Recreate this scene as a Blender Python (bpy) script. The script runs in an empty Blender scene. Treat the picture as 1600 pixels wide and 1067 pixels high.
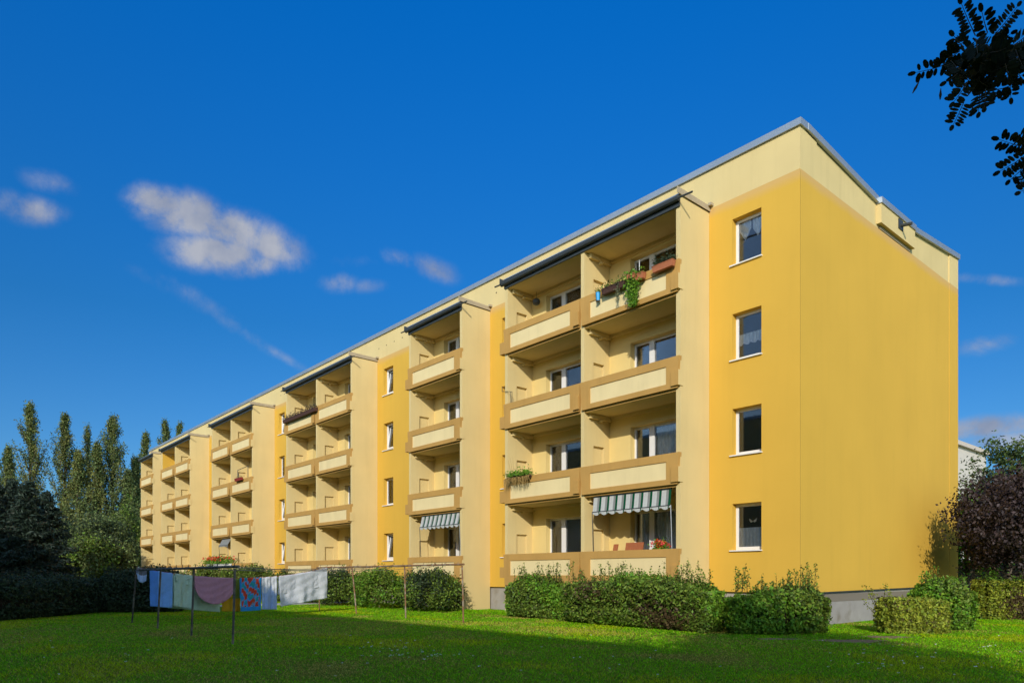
import bpy, math, random
import numpy as np
R = math.radians
scene = bpy.context.scene
C = scene.collection

# ---------------------------------------------------------------- camera, sky, sun
FPX = 1099.0
CAM = (9.387, -18.445, 1.45)
FW = (-0.75745, 0.65289)
RT = (0.65289, 0.75745)
cd = bpy.data.cameras.new("camera")
cam = bpy.data.objects.new("camera", cd); C.objects.link(cam)
cam.location = CAM
cam.rotation_euler = (R(90), 0, R(49.24))
cd.sensor_width = 36; cd.lens = FPX / 1600 * 36
cd.shift_y = (897 - 533.5) / 1600
cd.clip_start = 0.1; cd.clip_end = 3000
scene.camera = cam
scene.view_settings.view_transform = 'Standard'
scene.view_settings.look = 'None'
scene.view_settings.gamma = 1
scene.view_settings.exposure = 0.66

SUN = np.array((-0.86, 1.0, -0.57)); SUN = SUN / np.linalg.norm(SUN)      # travel direction
to_sun = -SUN
elev = math.asin(to_sun[2]); az = math.atan2(to_sun[0], to_sun[1])
ld = bpy.data.lights.new("sun", 'SUN'); ld.energy = 2.3; ld.angle = R(0.5); ld.color = (1.0, 0.93, 0.80)
sun = bpy.data.objects.new("sun", ld); C.objects.link(sun)
d = -to_sun
sun.rotation_euler = (math.acos(-d[2]), 0, math.atan2(d[0], -d[1]) )
from mathutils import Vector
sun.rotation_euler = Vector(d).to_track_quat('-Z', 'Y').to_euler()
sun.location = (20, -25, 30)

def pxdir(u, v):
    l = (u - 800) / FPX
    a = np.array((FW[0] + l * RT[0], FW[1] + l * RT[1], (897 - v) / FPX)); return a / np.linalg.norm(a)

W = bpy.data.worlds.new("World"); scene.world = W; W.use_nodes = True
nt = W.node_tree; N = nt.nodes; Lk = nt.links
for n in list(N): N.remove(n)
def wn(t, **k):
    n = N.new(t)
    for a, b in k.items(): setattr(n, a, b)
    return n
def wmath(op, a, b=None, c=None):
    n = wn('ShaderNodeMath', operation=op)
    for i, q in enumerate((a, b, c)):
        if q is None: continue
        if isinstance(q, (int, float)): n.inputs[i].default_value = q
        else: Lk.new(q, n.inputs[i])
    return n.outputs[0]
out = wn('ShaderNodeOutputWorld'); bg = wn('ShaderNodeBackground'); bg.inputs[1].default_value = 0.15
Lk.new(bg.outputs[0], out.inputs[0])
sky = wn('ShaderNodeTexSky'); sky.sky_type = 'NISHITA'; sky.sun_disc = False
sky.sun_elevation = elev; sky.sun_rotation = az
sky.altitude = 200; sky.air_density = 1.0; sky.dust_density = 0.3; sky.ozone_density = 3.0
tc = wn('ShaderNodeTexCoord'); DIR = tc.outputs['Generated']
# polarised look: away from the sun the blue deepens
dotn = wn('ShaderNodeVectorMath', operation='DOT_PRODUCT'); Lk.new(DIR, dotn.inputs[0]); dotn.inputs[1].default_value = tuple(to_sun)
mr = wn('ShaderNodeMapRange'); Lk.new(dotn.outputs['Value'], mr.inputs[0]); mr.inputs[1].default_value = 0.35; mr.inputs[2].default_value = -0.25
mr.interpolation_type = 'SMOOTHSTEP'
gam = wn('ShaderNodeGamma'); gam.inputs[1].default_value = 1.0
Lk.new(sky.outputs[0], gam.inputs[0])
tint = wn('ShaderNodeMix', data_type='RGBA', blend_type='MULTIPLY'); tint.inputs[0].default_value = 1
Lk.new(gam.outputs[0], tint.inputs[6])
sepd = wn('ShaderNodeSeparateXYZ'); Lk.new(DIR, sepd.inputs[0])
rmp = wn('ShaderNodeValToRGB'); Lk.new(sepd.outputs[2], rmp.inputs[0])
for i, (p_, c_) in enumerate(((0.0, (.185, .31, .40)), (.12, (.135, .285, .42)), (.32, (.055, .295, .495)), (.64, (.0065, .412, .845)), (.80, (.5, .85, 1.15)), (1.0, (.9, .95, 1.0)))):
    e_ = rmp.color_ramp.elements[i] if i < 2 else rmp.color_ramp.elements.new(p_)
    e_.position = p_; e_.color = (*c_, 1)
Lk.new(rmp.outputs[0], tint.inputs[7])
skymix = wn('ShaderNodeMix', data_type='RGBA'); Lk.new(mr.outputs[0], skymix.inputs[0])
Lk.new(sky.outputs[0], skymix.inputs[6]); Lk.new(tint.outputs[2], skymix.inputs[7])
# clouds: soft blobs in direction space broken up by noise
noi = wn('ShaderNodeTexNoise'); noi.inputs['Scale'].default_value = 13; noi.inputs['Detail'].default_value = 9; noi.inputs['Roughness'].default_value = 0.68; noi.inputs['Distortion'].default_value = 0.35
Lk.new(DIR, noi.inputs['Vector'])
noi2 = wn('ShaderNodeTexNoise'); noi2.inputs['Scale'].default_value = 42; noi2.inputs['Detail'].default_value = 8; noi2.inputs['Roughness'].default_value = .65
Lk.new(DIR, noi2.inputs['Vector'])
BL = [(240, 316, 48, 30, 10, .95), (300, 338, 78, 36, 14, 1.0), (365, 362, 85, 36, 18, 1.0), (345, 392, 85, 34, 4, .95), (425, 385, 62, 34, 22, .85), (400, 412, 60, 24, -8, .7),
      (52, 330, 62, 26, 6, .62), (78, 286, 62, 24, 16, .36), (10, 318, 40, 26, 0, .45), (530, 443, 36, 20, 0, .48), (575, 447, 40, 16, 0, .36), (625, 404, 40, 18, 18, .42), (678, 420, 45, 22, 24, .55), (555, 408, 60, 18, 0, .2),
      (1545, 437, 80, 12, 4, .42), (1540, 538, 55, 18, -10, .50), (1540, 668, 110, 20, -5, .8), (1600, 690, 110, 22, 0, .8),
      (215, 425, 90, 22, 26, .22), (300, 465, 130, 22, 28, .27), (380, 520, 100, 15, 34, .32), (450, 562, 70, 11, 30, .36)]
acc = None
for (u, v, su, sv, rot, wgt) in BL:
    c0 = pxdir(u, v); tu = pxdir(u + 1, v) - c0; tv = pxdir(u, v + 1) - c0
    cr, sr = math.cos(R(rot)), math.sin(R(rot))
    D_ = np.linalg.pinv(np.stack([tu, tv], 1))          # dual basis of the two angular steps
    e1 = (cr * D_[0] + sr * D_[1]) / su; e2 = (-sr * D_[0] + cr * D_[1]) / sv
    sub = wn('ShaderNodeVectorMath', operation='SUBTRACT'); Lk.new(DIR, sub.inputs[0]); sub.inputs[1].default_value = tuple(c0)
    q = []
    for e in (e1, e2):
        dp = wn('ShaderNodeVectorMath', operation='DOT_PRODUCT'); Lk.new(sub.outputs[0], dp.inputs[0]); dp.inputs[1].default_value = tuple(e)
        q.append(wmath('MULTIPLY', dp.outputs['Value'], dp.outputs['Value']))
    r2 = wmath('ADD', q[0], q[1])
    g = wmath('MULTIPLY', wmath('EXPONENT', wmath('MULTIPLY', r2, -1.1)), wgt)
    acc = g if acc is None else wmath('MAXIMUM', acc, g)
nz = wmath('ADD', wmath('MULTIPLY', wmath('SUBTRACT', noi.outputs[0], 0.5), 2.3), wmath('MULTIPLY', wmath('SUBTRACT', noi2.outputs[0], 0.5), 1.3))
dens = wmath('MULTIPLY', acc, wmath('ADD', nz, 1.0))
noi3 = wn('ShaderNodeTexNoise'); noi3.inputs['Scale'].default_value = 17; noi3.inputs['Detail'].default_value = 6; Lk.new(DIR, noi3.inputs['Vector'])
cm = wn('ShaderNodeMapRange'); Lk.new(dens, cm.inputs[0]); cm.inputs[1].default_value = 0.13; cm.inputs[2].default_value = 0.92
cm.inputs[4].default_value = 0.92; cm.interpolation_type = 'SMOOTHSTEP'
cmix = wn('ShaderNodeMix', data_type='RGBA'); Lk.new(cm.outputs[0], cmix.inputs[0]); Lk.new(skymix.outputs[2], cmix.inputs[6])
crmp = wn('ShaderNodeValToRGB'); Lk.new(noi3.outputs[0], crmp.inputs[0]); crmp.color_ramp.elements[0].position = .36; crmp.color_ramp.elements[0].color = (1.10, 1.28, 1.75, 1); crmp.color_ramp.elements[1].position = .62; crmp.color_ramp.elements[1].color = (1.95, 2.02, 2.25, 1)
Lk.new(crmp.outputs[0], cmix.inputs[7])
Lk.new(cmix.outputs[2], bg.inputs[0])
CLOUD, TINT = cmix, tint

# ---------------------------------------------------------------- helpers
rng = np.random.default_rng(7)
random.seed(7)
def proj(x, y, z):
    dx, dy, dz = x - CAM[0], y - CAM[1], z - CAM[2]
    Z = dx * FW[0] + dy * FW[1]
    return 800 + FPX * (dx * RT[0] + dy * RT[1]) / Z, 897 - FPX * dz / Z, Z
def ray(u, v):
    l = (u - 800) / FPX
    return FW[0] + l * RT[0], FW[1] + l * RT[1], (897 - v) / FPX
def on_y(u, v, y):
    d = ray(u, v); t = (y - CAM[1]) / d[1]; return CAM[0] + t * d[0], y, CAM[2] + t * d[2]
def at(u, v, Z):
    d = ray(u, v); return CAM[0] + Z * d[0], CAM[1] + Z * d[1], CAM[2] + Z * d[2]

class MB:
    def __init__(s): s.v = []; s.f = []; s.mi = []; s.cur = 0
    def poly(s, pts):
        n = len(s.v); s.v += [tuple(p) for p in pts]; s.f.append(tuple(range(n, n + len(pts)))); s.mi.append(s.cur)
    def box(s, x0, x1, y0, y1, z0, z1):
        n = len(s.v)
        s.v += [(x0,y0,z0),(x1,y0,z0),(x1,y1,z0),(x0,y1,z0),(x0,y0,z1),(x1,y0,z1),(x1,y1,z1),(x0,y1,z1)]
        for f in ((0,3,2,1),(4,5,6,7),(0,1,5,4),(1,2,6,5),(2,3,7,6),(3,0,4,7)):
            s.f.append(tuple(n + i for i in f)); s.mi.append(s.cur)
    def prism(s, A, B):
        """two matching rings of points joined, both ends capped"""
        n = len(s.v); k = len(A); s.v += [tuple(p) for p in A] + [tuple(p) for p in B]
        for i in range(k):
            j = (i + 1) % k; s.f.append((n + i, n + j, n + k + j, n + k + i)); s.mi.append(s.cur)
        s.f.append(tuple(n + i for i in range(k - 1, -1, -1))); s.f.append(tuple(n + k + i for i in range(k))); s.mi += [s.cur] * 2
    def tube(s, pts, rad, n=8):
        if isinstance(rad, (int, float)): rad = [rad] * len(pts)
        P = [np.array(p, float) for p in pts]; base = len(s.v)
        for i, p in enumerate(P):
            t = P[min(i + 1, len(P) - 1)] - P[max(i - 1, 0)]; t = t / (np.linalg.norm(t) + 1e-9)
            a = np.cross(t, (0, 0, 1)) if abs(t[2]) < .9 else np.cross(t, (1, 0, 0)); a /= np.linalg.norm(a); b = np.cross(t, a)
            for k in range(n):
                w = 2 * math.pi * k / n; s.v.append(tuple(p + rad[i] * (math.cos(w) * a + math.sin(w) * b)))
        for i in range(len(P) - 1):
            for k in range(n):
                q = (k + 1) % n; s.f.append((base + i*n + k, base + i*n + q, base + (i+1)*n + q, base + (i+1)*n + k)); s.mi.append(s.cur)
        s.f.append(tuple(base + k for k in range(n - 1, -1, -1))); e = base + (len(P) - 1) * n; s.f.append(tuple(e + k for k in range(n))); s.mi += [s.cur] * 2
    def wall(s, x0, x1, z0, z1, y0, y1, holes):
        """upright slab facing -y with rectangular openings (x0,x1,z0,z1)"""
        xs = sorted({x0, x1} | {h[0] for h in holes} | {h[1] for h in holes}); zs = sorted({z0, z1} | {h[2] for h in holes} | {h[3] for h in holes})
        for i in range(len(xs) - 1):
            for j in range(len(zs) - 1):
                a, b, c, e = xs[i], xs[i+1], zs[j], zs[j+1]; mx, mz = (a + b) / 2, (c + e) / 2
                if any(h[0] < mx < h[1] and h[2] < mz < h[3] for h in holes): continue
                s.poly([(a,y0,c),(b,y0,c),(b,y0,e),(a,y0,e)]); s.poly([(b,y1,c),(a,y1,c),(a,y1,e),(b,y1,e)])
        for (a, b, c, e) in holes:
            s.poly([(a,y0,c),(a,y0,e),(a,y1,e),(a,y1,c)]); s.poly([(b,y0,c),(b,y1,c),(b,y1,e),(b,y0,e)])
            s.poly([(a,y0,e),(b,y0,e),(b,y1,e),(a,y1,e)]); s.poly([(a,y0,c),(a,y1,c),(b,y1,c),(b,y0,c)])
        s.poly([(x0,y0,z0),(x0,y0,z1),(x0,y1,z1),(x0,y1,z0)]); s.poly([(x1,y0,z0),(x1,y1,z0),(x1,y1,z1),(x1,y0,z1)])
        s.poly([(x0,y0,z1),(x1,y0,z1),(x1,y1,z1),(x0,y1,z1)]); s.poly([(x0,y0,z0),(x0,y1,z0),(x1,y1,z0),(x1,y0,z0)])
    def build(s, name, mats, parent=None, smooth=False, loc=(0, 0, 0)):
        me = bpy.data.meshes.new(name); me.from_pydata(s.v, [], s.f)
        mats = mats if isinstance(mats, (list, tuple)) else [mats]
        for m in mats: me.materials.append(m)
        if len(mats) > 1: me.polygons.foreach_set('material_index', s.mi)
        if smooth: me.polygons.foreach_set('use_smooth', [True] * len(me.polygons))
        me.update()
        return link(name, me, parent, loc)
def link(name, me, parent=None, loc=(0, 0, 0)):
    o = bpy.data.objects.new(name, me); C.objects.link(o); o.location = loc
    if parent: o.parent = parent
    return o
def tag(o, label=None, cat=None, group=None, kind=None):
    if label: o['label'] = label
    if cat: o['category'] = cat
    if group: o['group'] = group
    if kind: o['kind'] = kind
    return o
def thing(name, loc, label, cat, group=None, rz=0):
    o = bpy.data.objects.new(name, None); C.objects.link(o); o.location = loc; o.rotation_euler = (0, 0, rz); o.empty_display_size = .2
    return tag(o, label, cat, group)
def copy_tree(o, parent=None):
    c = o.copy(); C.objects.link(c); c.parent = parent
    for ch in list(o.children): copy_tree(ch, c)
    return c

# ---------------------------------------------------------------- materials
def mat(name, col, rough=.8, spec=.3, var=.0, vscale=2.0, bump=0, bscale=60, metal=0, streak=0, trans=0, island=0, stretch=(1,1,1), dirt=None):
    m = bpy.data.materials.new(name); m.use_nodes = True; t = m.node_tree; n = t.nodes; l = t.links
    b = n['Principled BSDF']; b.inputs['Roughness'].default_value = rough; b.inputs['Specular IOR Level'].default_value = spec; b.inputs['Metallic'].default_value = metal
    c = (*col, 1); b.inputs['Base Color'].default_value = c
    cur = None
    def put(fac_out, lo, hi):
        nonlocal cur
        mp = n.new('ShaderNodeMapRange'); l.new(fac_out, mp.inputs[0]); mp.inputs[1].default_value = .25; mp.inputs[2].default_value = .75
        mp.inputs[3].default_value = lo; mp.inputs[4].default_value = hi
        h = n.new('ShaderNodeHueSaturation'); l.new(mp.outputs[0], h.inputs['Value'])
        if cur is None: h.inputs['Color'].default_value = c
        else: l.new(cur, h.inputs['Color'])
        cur = h.outputs[0]; return mp
    tcn = n.new('ShaderNodeTexCoord')
    if var:
        x = n.new('ShaderNodeTexNoise'); x.inputs['Scale'].default_value = vscale; x.inputs['Detail'].default_value = 5
        mpn = n.new('ShaderNodeMapping'); mpn.inputs['Scale'].default_value = stretch; l.new(tcn.outputs['Object'], mpn.inputs[0]); l.new(mpn.outputs[0], x.inputs['Vector'])
        put(x.outputs[0], 1 - var, 1 + var)
    if streak:
        x = n.new('ShaderNodeTexNoise'); x.inputs['Scale'].default_value = 1; x.inputs['Detail'].default_value = 6; x.inputs['Roughness'].default_value = .65
        mpn = n.new('ShaderNodeMapping'); mpn.inputs['Scale'].default_value = (2.6, 2.6, .22); l.new(tcn.outputs['Object'], mpn.inputs[0]); l.new(mpn.outputs[0], x.inputs['Vector'])
        mp = put(x.outputs[0], 1, 1 - streak); mp.inputs[1].default_value = .5; mp.inputs[2].default_value = .8
    if island:
        g = n.new('ShaderNodeNewGeometry')
        mp = put(g.outputs['Random Per Island'], 1 - island, 1 + island); mp.inputs[1].default_value = 0; mp.inputs[2].default_value = 1
        h = cur.node; hh = n.new('ShaderNodeMath'); hh.operation = 'MULTIPLY_ADD'; l.new(g.outputs['Random Per Island'], hh.inputs[0]); hh.inputs[1].default_value = .05; hh.inputs[2].default_value = .475
        fr = n.new('ShaderNodeMath'); fr.operation = 'FRACT'; mu = n.new('ShaderNodeMath'); mu.operation = 'MULTIPLY'; mu.inputs[1].default_value = 17.3
        l.new(g.outputs['Random Per Island'], mu.inputs[0]); l.new(mu.outputs[0], fr.inputs[0]); l.new(fr.outputs[0], hh.inputs[0]); l.new(hh.outputs[0], h.inputs['Hue'])
    if dirt:
        x = n.new('ShaderNodeTexNoise'); x.inputs['Scale'].default_value = dirt[1]; x.inputs['Detail'].default_value = 8
        l.new(tcn.outputs['Object'], x.inputs['Vector'])
        mp = n.new('ShaderNodeMapRange'); l.new(x.outputs[0], mp.inputs[0]); mp.inputs[1].default_value = dirt[2]; mp.inputs[2].default_value = dirt[3]
        mx = n.new('ShaderNodeMix'); mx.data_type = 'RGBA'; l.new(mp.outputs[0], mx.inputs[0])
        if cur is None: mx.inputs[6].default_value = c
        else: l.new(cur, mx.inputs[6])
        mx.inputs[7].default_value = (*dirt[0], 1); cur = mx.outputs[2]
    if cur is not None: l.new(cur, b.inputs['Base Color'])
    if bump:
        x = n.new('ShaderNodeTexNoise'); x.inputs['Scale'].default_value = bscale; x.inputs['Detail'].default_value = 4; l.new(tcn.outputs['Object'], x.inputs['Vector'])
        bm = n.new('ShaderNodeBump'); bm.inputs['Strength'].default_value = bump; bm.inputs['Distance'].default_value = .02; l.new(x.outputs[0], bm.inputs['Height']); l.new(bm.outputs[0], b.inputs['Normal'])
    if trans:
        tr = n.new('ShaderNodeBsdfTranslucent')
        if cur is not None: l.new(cur, tr.inputs[0])
        else: tr.inputs[0].default_value = c
        ms = n.new('ShaderNodeMixShader'); ms.inputs[0].default_value = trans; l.new(b.outputs[0], ms.inputs[1]); l.new(tr.outputs[0], ms.inputs[2]); l.new(ms.outputs[0], n['Material Output'].inputs[0])
    return m
def leafmat(name, col, island=.35, trans=.25, rough=.55, spec=.25): return mat(name, col, rough=rough, spec=spec, island=island, trans=trans)

YEL, CRE, TRM = (.665, .402, .060), (.67, .525, .243), (.50, .29, .083)
M = {}
M['yellow'] = mat('yellow_render', YEL, .9, .15, var=.04, vscale=.5, streak=.05, bump=.15, bscale=90)
# paint fade under the cream attic band: soft edged worn strip
m = M['yellow']; t = m.node_tree; n = t.nodes; l = t.links; b = n['Principled BSDF']; src = b.inputs['Base Color'].links[0].from_socket
tcn = n.new('ShaderNodeTexCoord'); sx = n.new('ShaderNodeSeparateXYZ'); l.new(tcn.outputs['Object'], sx.inputs[0])
wv = n.new('ShaderNodeTexNoise'); wv.inputs['Scale'].default_value = 1.5; l.new(tcn.outputs['Object'], wv.inputs['Vector'])
ma = n.new('ShaderNodeMath'); ma.operation = 'MULTIPLY_ADD'; l.new(wv.outputs[0], ma.inputs[0]); ma.inputs[1].default_value = .15; l.new(sx.outputs[2], ma.inputs[2])
mp = n.new('ShaderNodeMapRange'); l.new(ma.outputs[0], mp.inputs[0]); mp.inputs[1].default_value = 12.25; mp.inputs[2].default_value = 12.48; mp.inputs[4].default_value = .75
mx = n.new('ShaderNodeMix'); mx.data_type = 'RGBA'; l.new(mp.outputs[0], mx.inputs[0]); l.new(src, mx.inputs[6]); mx.inputs[7].default_value = (.60, .38, .15, 1); l.new(mx.outputs[2], b.inputs['Base Color'])
M['cream'] = mat('cream_render', CRE, .9, .15, var=.05, vscale=.8, streak=.08, bump=.12, bscale=90)
M['trim'] = mat('ochre_render', TRM, .9, .15, var=.07, vscale=1.2, streak=.14, bump=.12, bscale=90)
M['panel'] = mat('pale_cream_render', (.78, .63, .325), .9, .15, var=.05, vscale=1.5, streak=.09, bump=.1)
M['loggia'] = mat('loggia_render', (.74, .57, .23), .9, .15, var=.04, vscale=1.5, bump=.1)
M['plinth'] = mat('grey_plinth_render', (.34, .32, .29), .9, .15, var=.10, vscale=3, bump=.3, bscale=50, dirt=((.22,.19,.14), 2, .55, .8))
M['zinc'] = mat('zinc_flashing', (.40, .44, .47), .42, .5, var=.08, vscale=1, metal=.6)
M['gutter'] = mat('dark_gutter_metal', (.055, .062, .062), .5, .5, var=.1, vscale=4, metal=.3)
M['roof'] = mat('bitumen_roof', (.07, .07, .07), .95, .2, var=.1)
M['white'] = mat('white_window_plastic', (.78, .77, .74), .45, .4)
M['conc'] = mat('bare_concrete', (.40, .33, .22), .9, .2, var=.1, vscale=3, bump=.2)
M['dark'] = mat('dark_void', (.03, .027, .022), .95, .1)
M['room'] = mat('room_wall', (.22, .19, .15), .9, .1)
M['curtain'] = mat('net_curtain', (.80, .80, .77), .9, .1, var=.25, vscale=30, stretch=(1, 1, .2), trans=.15)
M['rust'] = mat('rusty_painted_pipe', (.22, .115, .05), .7, .3, var=.25, vscale=6, dirt=((.30,.24,.17), 5, .5, .62))
M['darkpipe'] = mat('weathered_dark_pipe', (.10, .085, .07), .75, .3, var=.25, vscale=6, dirt=((.22,.18,.13), 6, .5, .65))
M['wire'] = mat('grey_wire', (.18, .16, .14), .6, .4)
M['soil'] = mat('dry_soil', (.06, .045, .03), 1, .1, var=.3, vscale=20)
M['bark'] = mat('grey_brown_bark', (.11, .085, .06), .95, .1, var=.3, vscale=8, bump=.6, bscale=15, stretch=(1, 1, .25))
M['terra'] = mat('terracotta_plastic', (.42, .14, .06), .7, .3, var=.1, vscale=8)
M['brownbox'] = mat('dark_brown_box', (.075, .035, .024), .7, .3, var=.3, vscale=10)
M['wood'] = mat('varnished_wood', (.36, .115, .04), .5, .4, var=.15, vscale=6, stretch=(6, 6, .6))
M['blueplastic'] = mat('blue_plastic', (.02, .35, .75), .4, .5)
M['red'] = mat('geranium_red', (.70, .045, .012), .6, .2, var=.2, vscale=30)
M['pink'] = mat('geranium_coral', (.80, .13, .08), .6, .2, island=.3)
# window glass: mostly clear, reflecting
g = bpy.data.materials.new('window_glass'); g.use_nodes = True; t = g.node_tree; n = t.nodes; l = t.links
n.remove(n['Principled BSDF']); tr = n.new('ShaderNodeBsdfTransparent'); tr.inputs[0].default_value = (.94, .95, .95, 1); gl = n.new('ShaderNodeBsdfGlossy'); gl.inputs['Roughness'].default_value = .02
fr = n.new('ShaderNodeFresnel'); fr.inputs[0].default_value = 1.5; mu = n.new('ShaderNodeMath'); mu.operation = 'MULTIPLY_ADD'; mu.inputs[1].default_value = .9; mu.inputs[2].default_value = .03; l.new(fr.outputs[0], mu.inputs[0])
ms = n.new('ShaderNodeMixShader'); l.new(mu.outputs[0], ms.inputs[0]); l.new(tr.outputs[0], ms.inputs[1]); l.new(gl.outputs[0], ms.inputs[2]); l.new(ms.outputs[0], n['Material Output'].inputs[0])
M['glass'] = g

# ---------------------------------------------------------------- ground
def ground_material():
    m = bpy.data.materials.new('lawn_soil_and_grass'); m.use_nodes = True; t = m.node_tree; n = t.nodes; l = t.links; b = n['Principled BSDF']
    b.inputs['Roughness'].default_value = .95; b.inputs['Specular IOR Level'].default_value = .1
    tcn = n.new('ShaderNodeTexCoord')
    a = n.new('ShaderNodeTexNoise'); a.inputs['Scale'].default_value = .35; a.inputs['Detail'].default_value = 6; l.new(tcn.outputs['Object'], a.inputs['Vector'])
    r = n.new('ShaderNodeValToRGB'); l.new(a.outputs[0], r.inputs[0])
    r.color_ramp.elements[0].position = .3; r.color_ramp.elements[0].color = (.105, .19, .004, 1)
    r.color_ramp.elements[1].position = .72; r.color_ramp.elements[1].color = (.19, .24, .012, 1)
    f = n.new('ShaderNodeTexNoise'); f.inputs['Scale'].default_value = 25; f.inputs['Detail'].default_value = 4; l.new(tcn.outputs['Object'], f.inputs['Vector'])
    mx = n.new('ShaderNodeMix'); mx.data_type = 'RGBA'; mx.blend_type = 'MULTIPLY'; mx.inputs[0].default_value = .8; l.new(r.outputs[0], mx.inputs[6])
    fr = n.new('ShaderNodeValToRGB'); l.new(f.outputs[0], fr.inputs[0]); fr.color_ramp.elements[0].position = .3; fr.color_ramp.elements[0].color = (.35, .35, .35, 1); fr.color_ramp.elements[1].position = .7
    l.new(fr.outputs[0], mx.inputs[7]); l.new(mx.outputs[2], b.inputs['Base Color'])
    bm = n.new('ShaderNodeBump'); bm.inputs['Strength'].default_value = .8; bm.inputs['Distance'].default_value = .05; l.new(f.outputs[0], bm.inputs['Height']); l.new(bm.outputs[0], b.inputs['Normal'])
    return m
gm = MB(); gm.poly([(-1500, -1500, 0), (1500, -1500, 0), (1500, 1500, 0), (-1500, 1500, 0)])
tag(gm.build('lawn_ground', ground_material()), 'flat lawn running up to the yellow apartment block', 'ground', kind='structure')
pm = MB(); pm.box(-24.6, -22.9, -60, 40, -.2, .02)
tag(pm.build('footpath', mat('pale_concrete_path', (.42, .40, .36), .9, .2, var=.1, vscale=3, bump=.2)), 'pale concrete footpath behind the dark hedge', 'path', kind='structure')

# ---------------------------------------------------------------- the yellow apartment block
DEEP = 12.5; XL = -67.6; FL = [1.30 + 2.79 * k for k in range(4)]; PT = [2.2 + 2.79 * k for k in range(4)]
house = thing('apartment_building', (0, 0, 0), 'long yellow four storey apartment block with cream balcony stacks and a butterfly roof', 'apartment building')
BAYS = [(-2.86, -10.73, 2), (-13.41, -17.36, 1), (-22.65, -30.72, 2), (-36.0, -44.05, 2), (-49.2, -57.45, 2), (-60.2, -64.55, 1)]
SECT = [(0, -2.86, [-2.07]), (-10.73, -13.41, [-12.64]), (-17.36, -22.65, [-22.03, -18.9]), (-30.72, -36.0, [-35.33, -32.2]), (-44.05, -49.2, [-48.5, -45.6]), (-57.45, -60.2, [-59.4]), (-64.55, XL, [-66.6])]
WW, WH = .93, 1.36; SILL = [2.16 + 2.79 * k for k in range(4)]
# facade walls
for (xr, xl, ws) in SECT:
    wm = MB(); wm.wall(xl, xr, .94, 12.5, 0, .34, [(w, w + WW, s, s + WH) for w in ws for s in SILL])
    wm.build('facade_wall', M['yellow'], house)
gm = MB()
gm.poly([(-.0, .34, .94), (0, DEEP, 1.04), (0, DEEP, 12.5), (0, .34, 12.5)])
gm.poly([(XL, .34, .94), (XL, .34, 12.5), (XL, DEEP, 12.5), (XL, DEEP, .94)])
gm.poly([(0, DEEP, 1.04), (XL, DEEP, .94), (XL, DEEP, 12.5), (0, DEEP, 12.5)])
gm.box(0, .012, 11.56, DEEP, 1.04, 12.5)
gm.build('gable_wall', M['yellow'], house)
sm_ = MB(); sm_.box(-.004, .003, .012, .022, .96, 12.45); sm_.build('corner_bead', mat('corner_seam', (.30, .20, .05), .9, .1), house)
# cream attic band, butterfly profile on the gable
VY = 6.4
def zr(y): return 13.66 - .50 * (1 - abs(y - VY) / VY) if y <= VY else 13.66 - .50 * (1 - (y - VY) / (DEEP - VY))
bm_ = MB()
bm_.wall(XL, 0, 12.5, 13.66, 0, .3, [])
bm_.prism([(-.30, .3, 12.5), (-.30, 0.96, 12.5), (-.30, .96, zr(.96)), (-.30, .3, zr(.3))], [(.0, .3, 12.5), (.0, .96, 12.5), (.0, .96, zr(.96)), (.0, .3, zr(.3))])
bm_.prism([(-.30, .96, 12.5), (-.30, VY, 12.5), (-.30, 11.56, 12.5), (-.30, 11.56, zr(11.56)), (-.30, VY, zr(VY)), (-.30, .96, zr(.96))],
          [(-.03, .96, 12.5), (-.03, VY, 12.5), (-.03, 11.56, 12.5), (-.03, 11.56, zr(11.56)), (-.03, VY, zr(VY)), (-.03, .96, zr(.96))])
bm_.prism([(-.30, 11.56, 12.5), (-.30, DEEP, 12.5), (-.30, DEEP, zr(DEEP)), (-.30, 11.56, zr(11.56))], [(  .012, 11.56, 12.5), (  .012, DEEP, 12.5), (  .012, DEEP, zr(DEEP)), (  .012, 11.56, zr(11.56))])
bm_.wall(XL, 0, 12.5, 13.66, DEEP - .3, DEEP - .002, [])
bm_.box(XL, XL + .3, .3, DEEP - .3, 12.5, 13.1)
bm_.build('attic_band', M['cream'], house)
# grey plinth under the overhanging render
pl = MB(); pl.wall(XL, -.06, 0, .94, .10, .4, []); pl.box(-.40, -.06, .40, DEEP - .06, 0, 1.0); pl.box(XL + .06, XL + .4, .4, DEEP - .4, 0, .94); pl.box(XL, -.4, DEEP - .4, DEEP - .06, 0, .94)
pl.build('plinth', M['plinth'], house)
dk = MB(); dk.prism([(-.05, .0, .905), (-.05, DEEP, 1.005), (-.05, DEEP, 1.035), (-.05, .0, .935)], [(.012, .0, .905), (.012, DEEP, 1.005), (.012, DEEP, 1.035), (.012, .0, .935)])
dk.build('drip_edge', M['gutter'], house)
# flashing: long edge and the two falling gable edges
fm = MB(); fm.box(XL - .06, .06, -.07, .35, 13.665, 13.85)
fm.build('roof_flashing', M['zinc'], house)
for (ya, yb) in ((-.07, 4.98), (7.86, DEEP + .06)):
    f2 = MB(); za, zb = zr(max(ya, 0)), zr(min(yb, DEEP)); y0 = .352 if ya < 0 else ya
    f2.prism([(-.36, y0, za + .004), (-.36, yb, zb + .004), (-.36, yb, zb + .19), (-.36, y0, za + .19)], [(.07, y0, za + .004), (.07, yb, zb + .004), (.07, yb, zb + .19), (.07, y0, za + .19)])
    f2.build('roof_flashing', M['zinc'], house)
rf = MB(); rf.poly([(XL, .34, 13.60), (-.36, .34, 13.60), (-.36, VY, 13.12), (XL, VY, 13.12)]); rf.poly([(XL, VY, 13.12), (-.36, VY, 13.12), (-.36, DEEP, 13.60), (XL, DEEP, 13.60)])
rf.build('roof', M['roof'], house)
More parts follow.
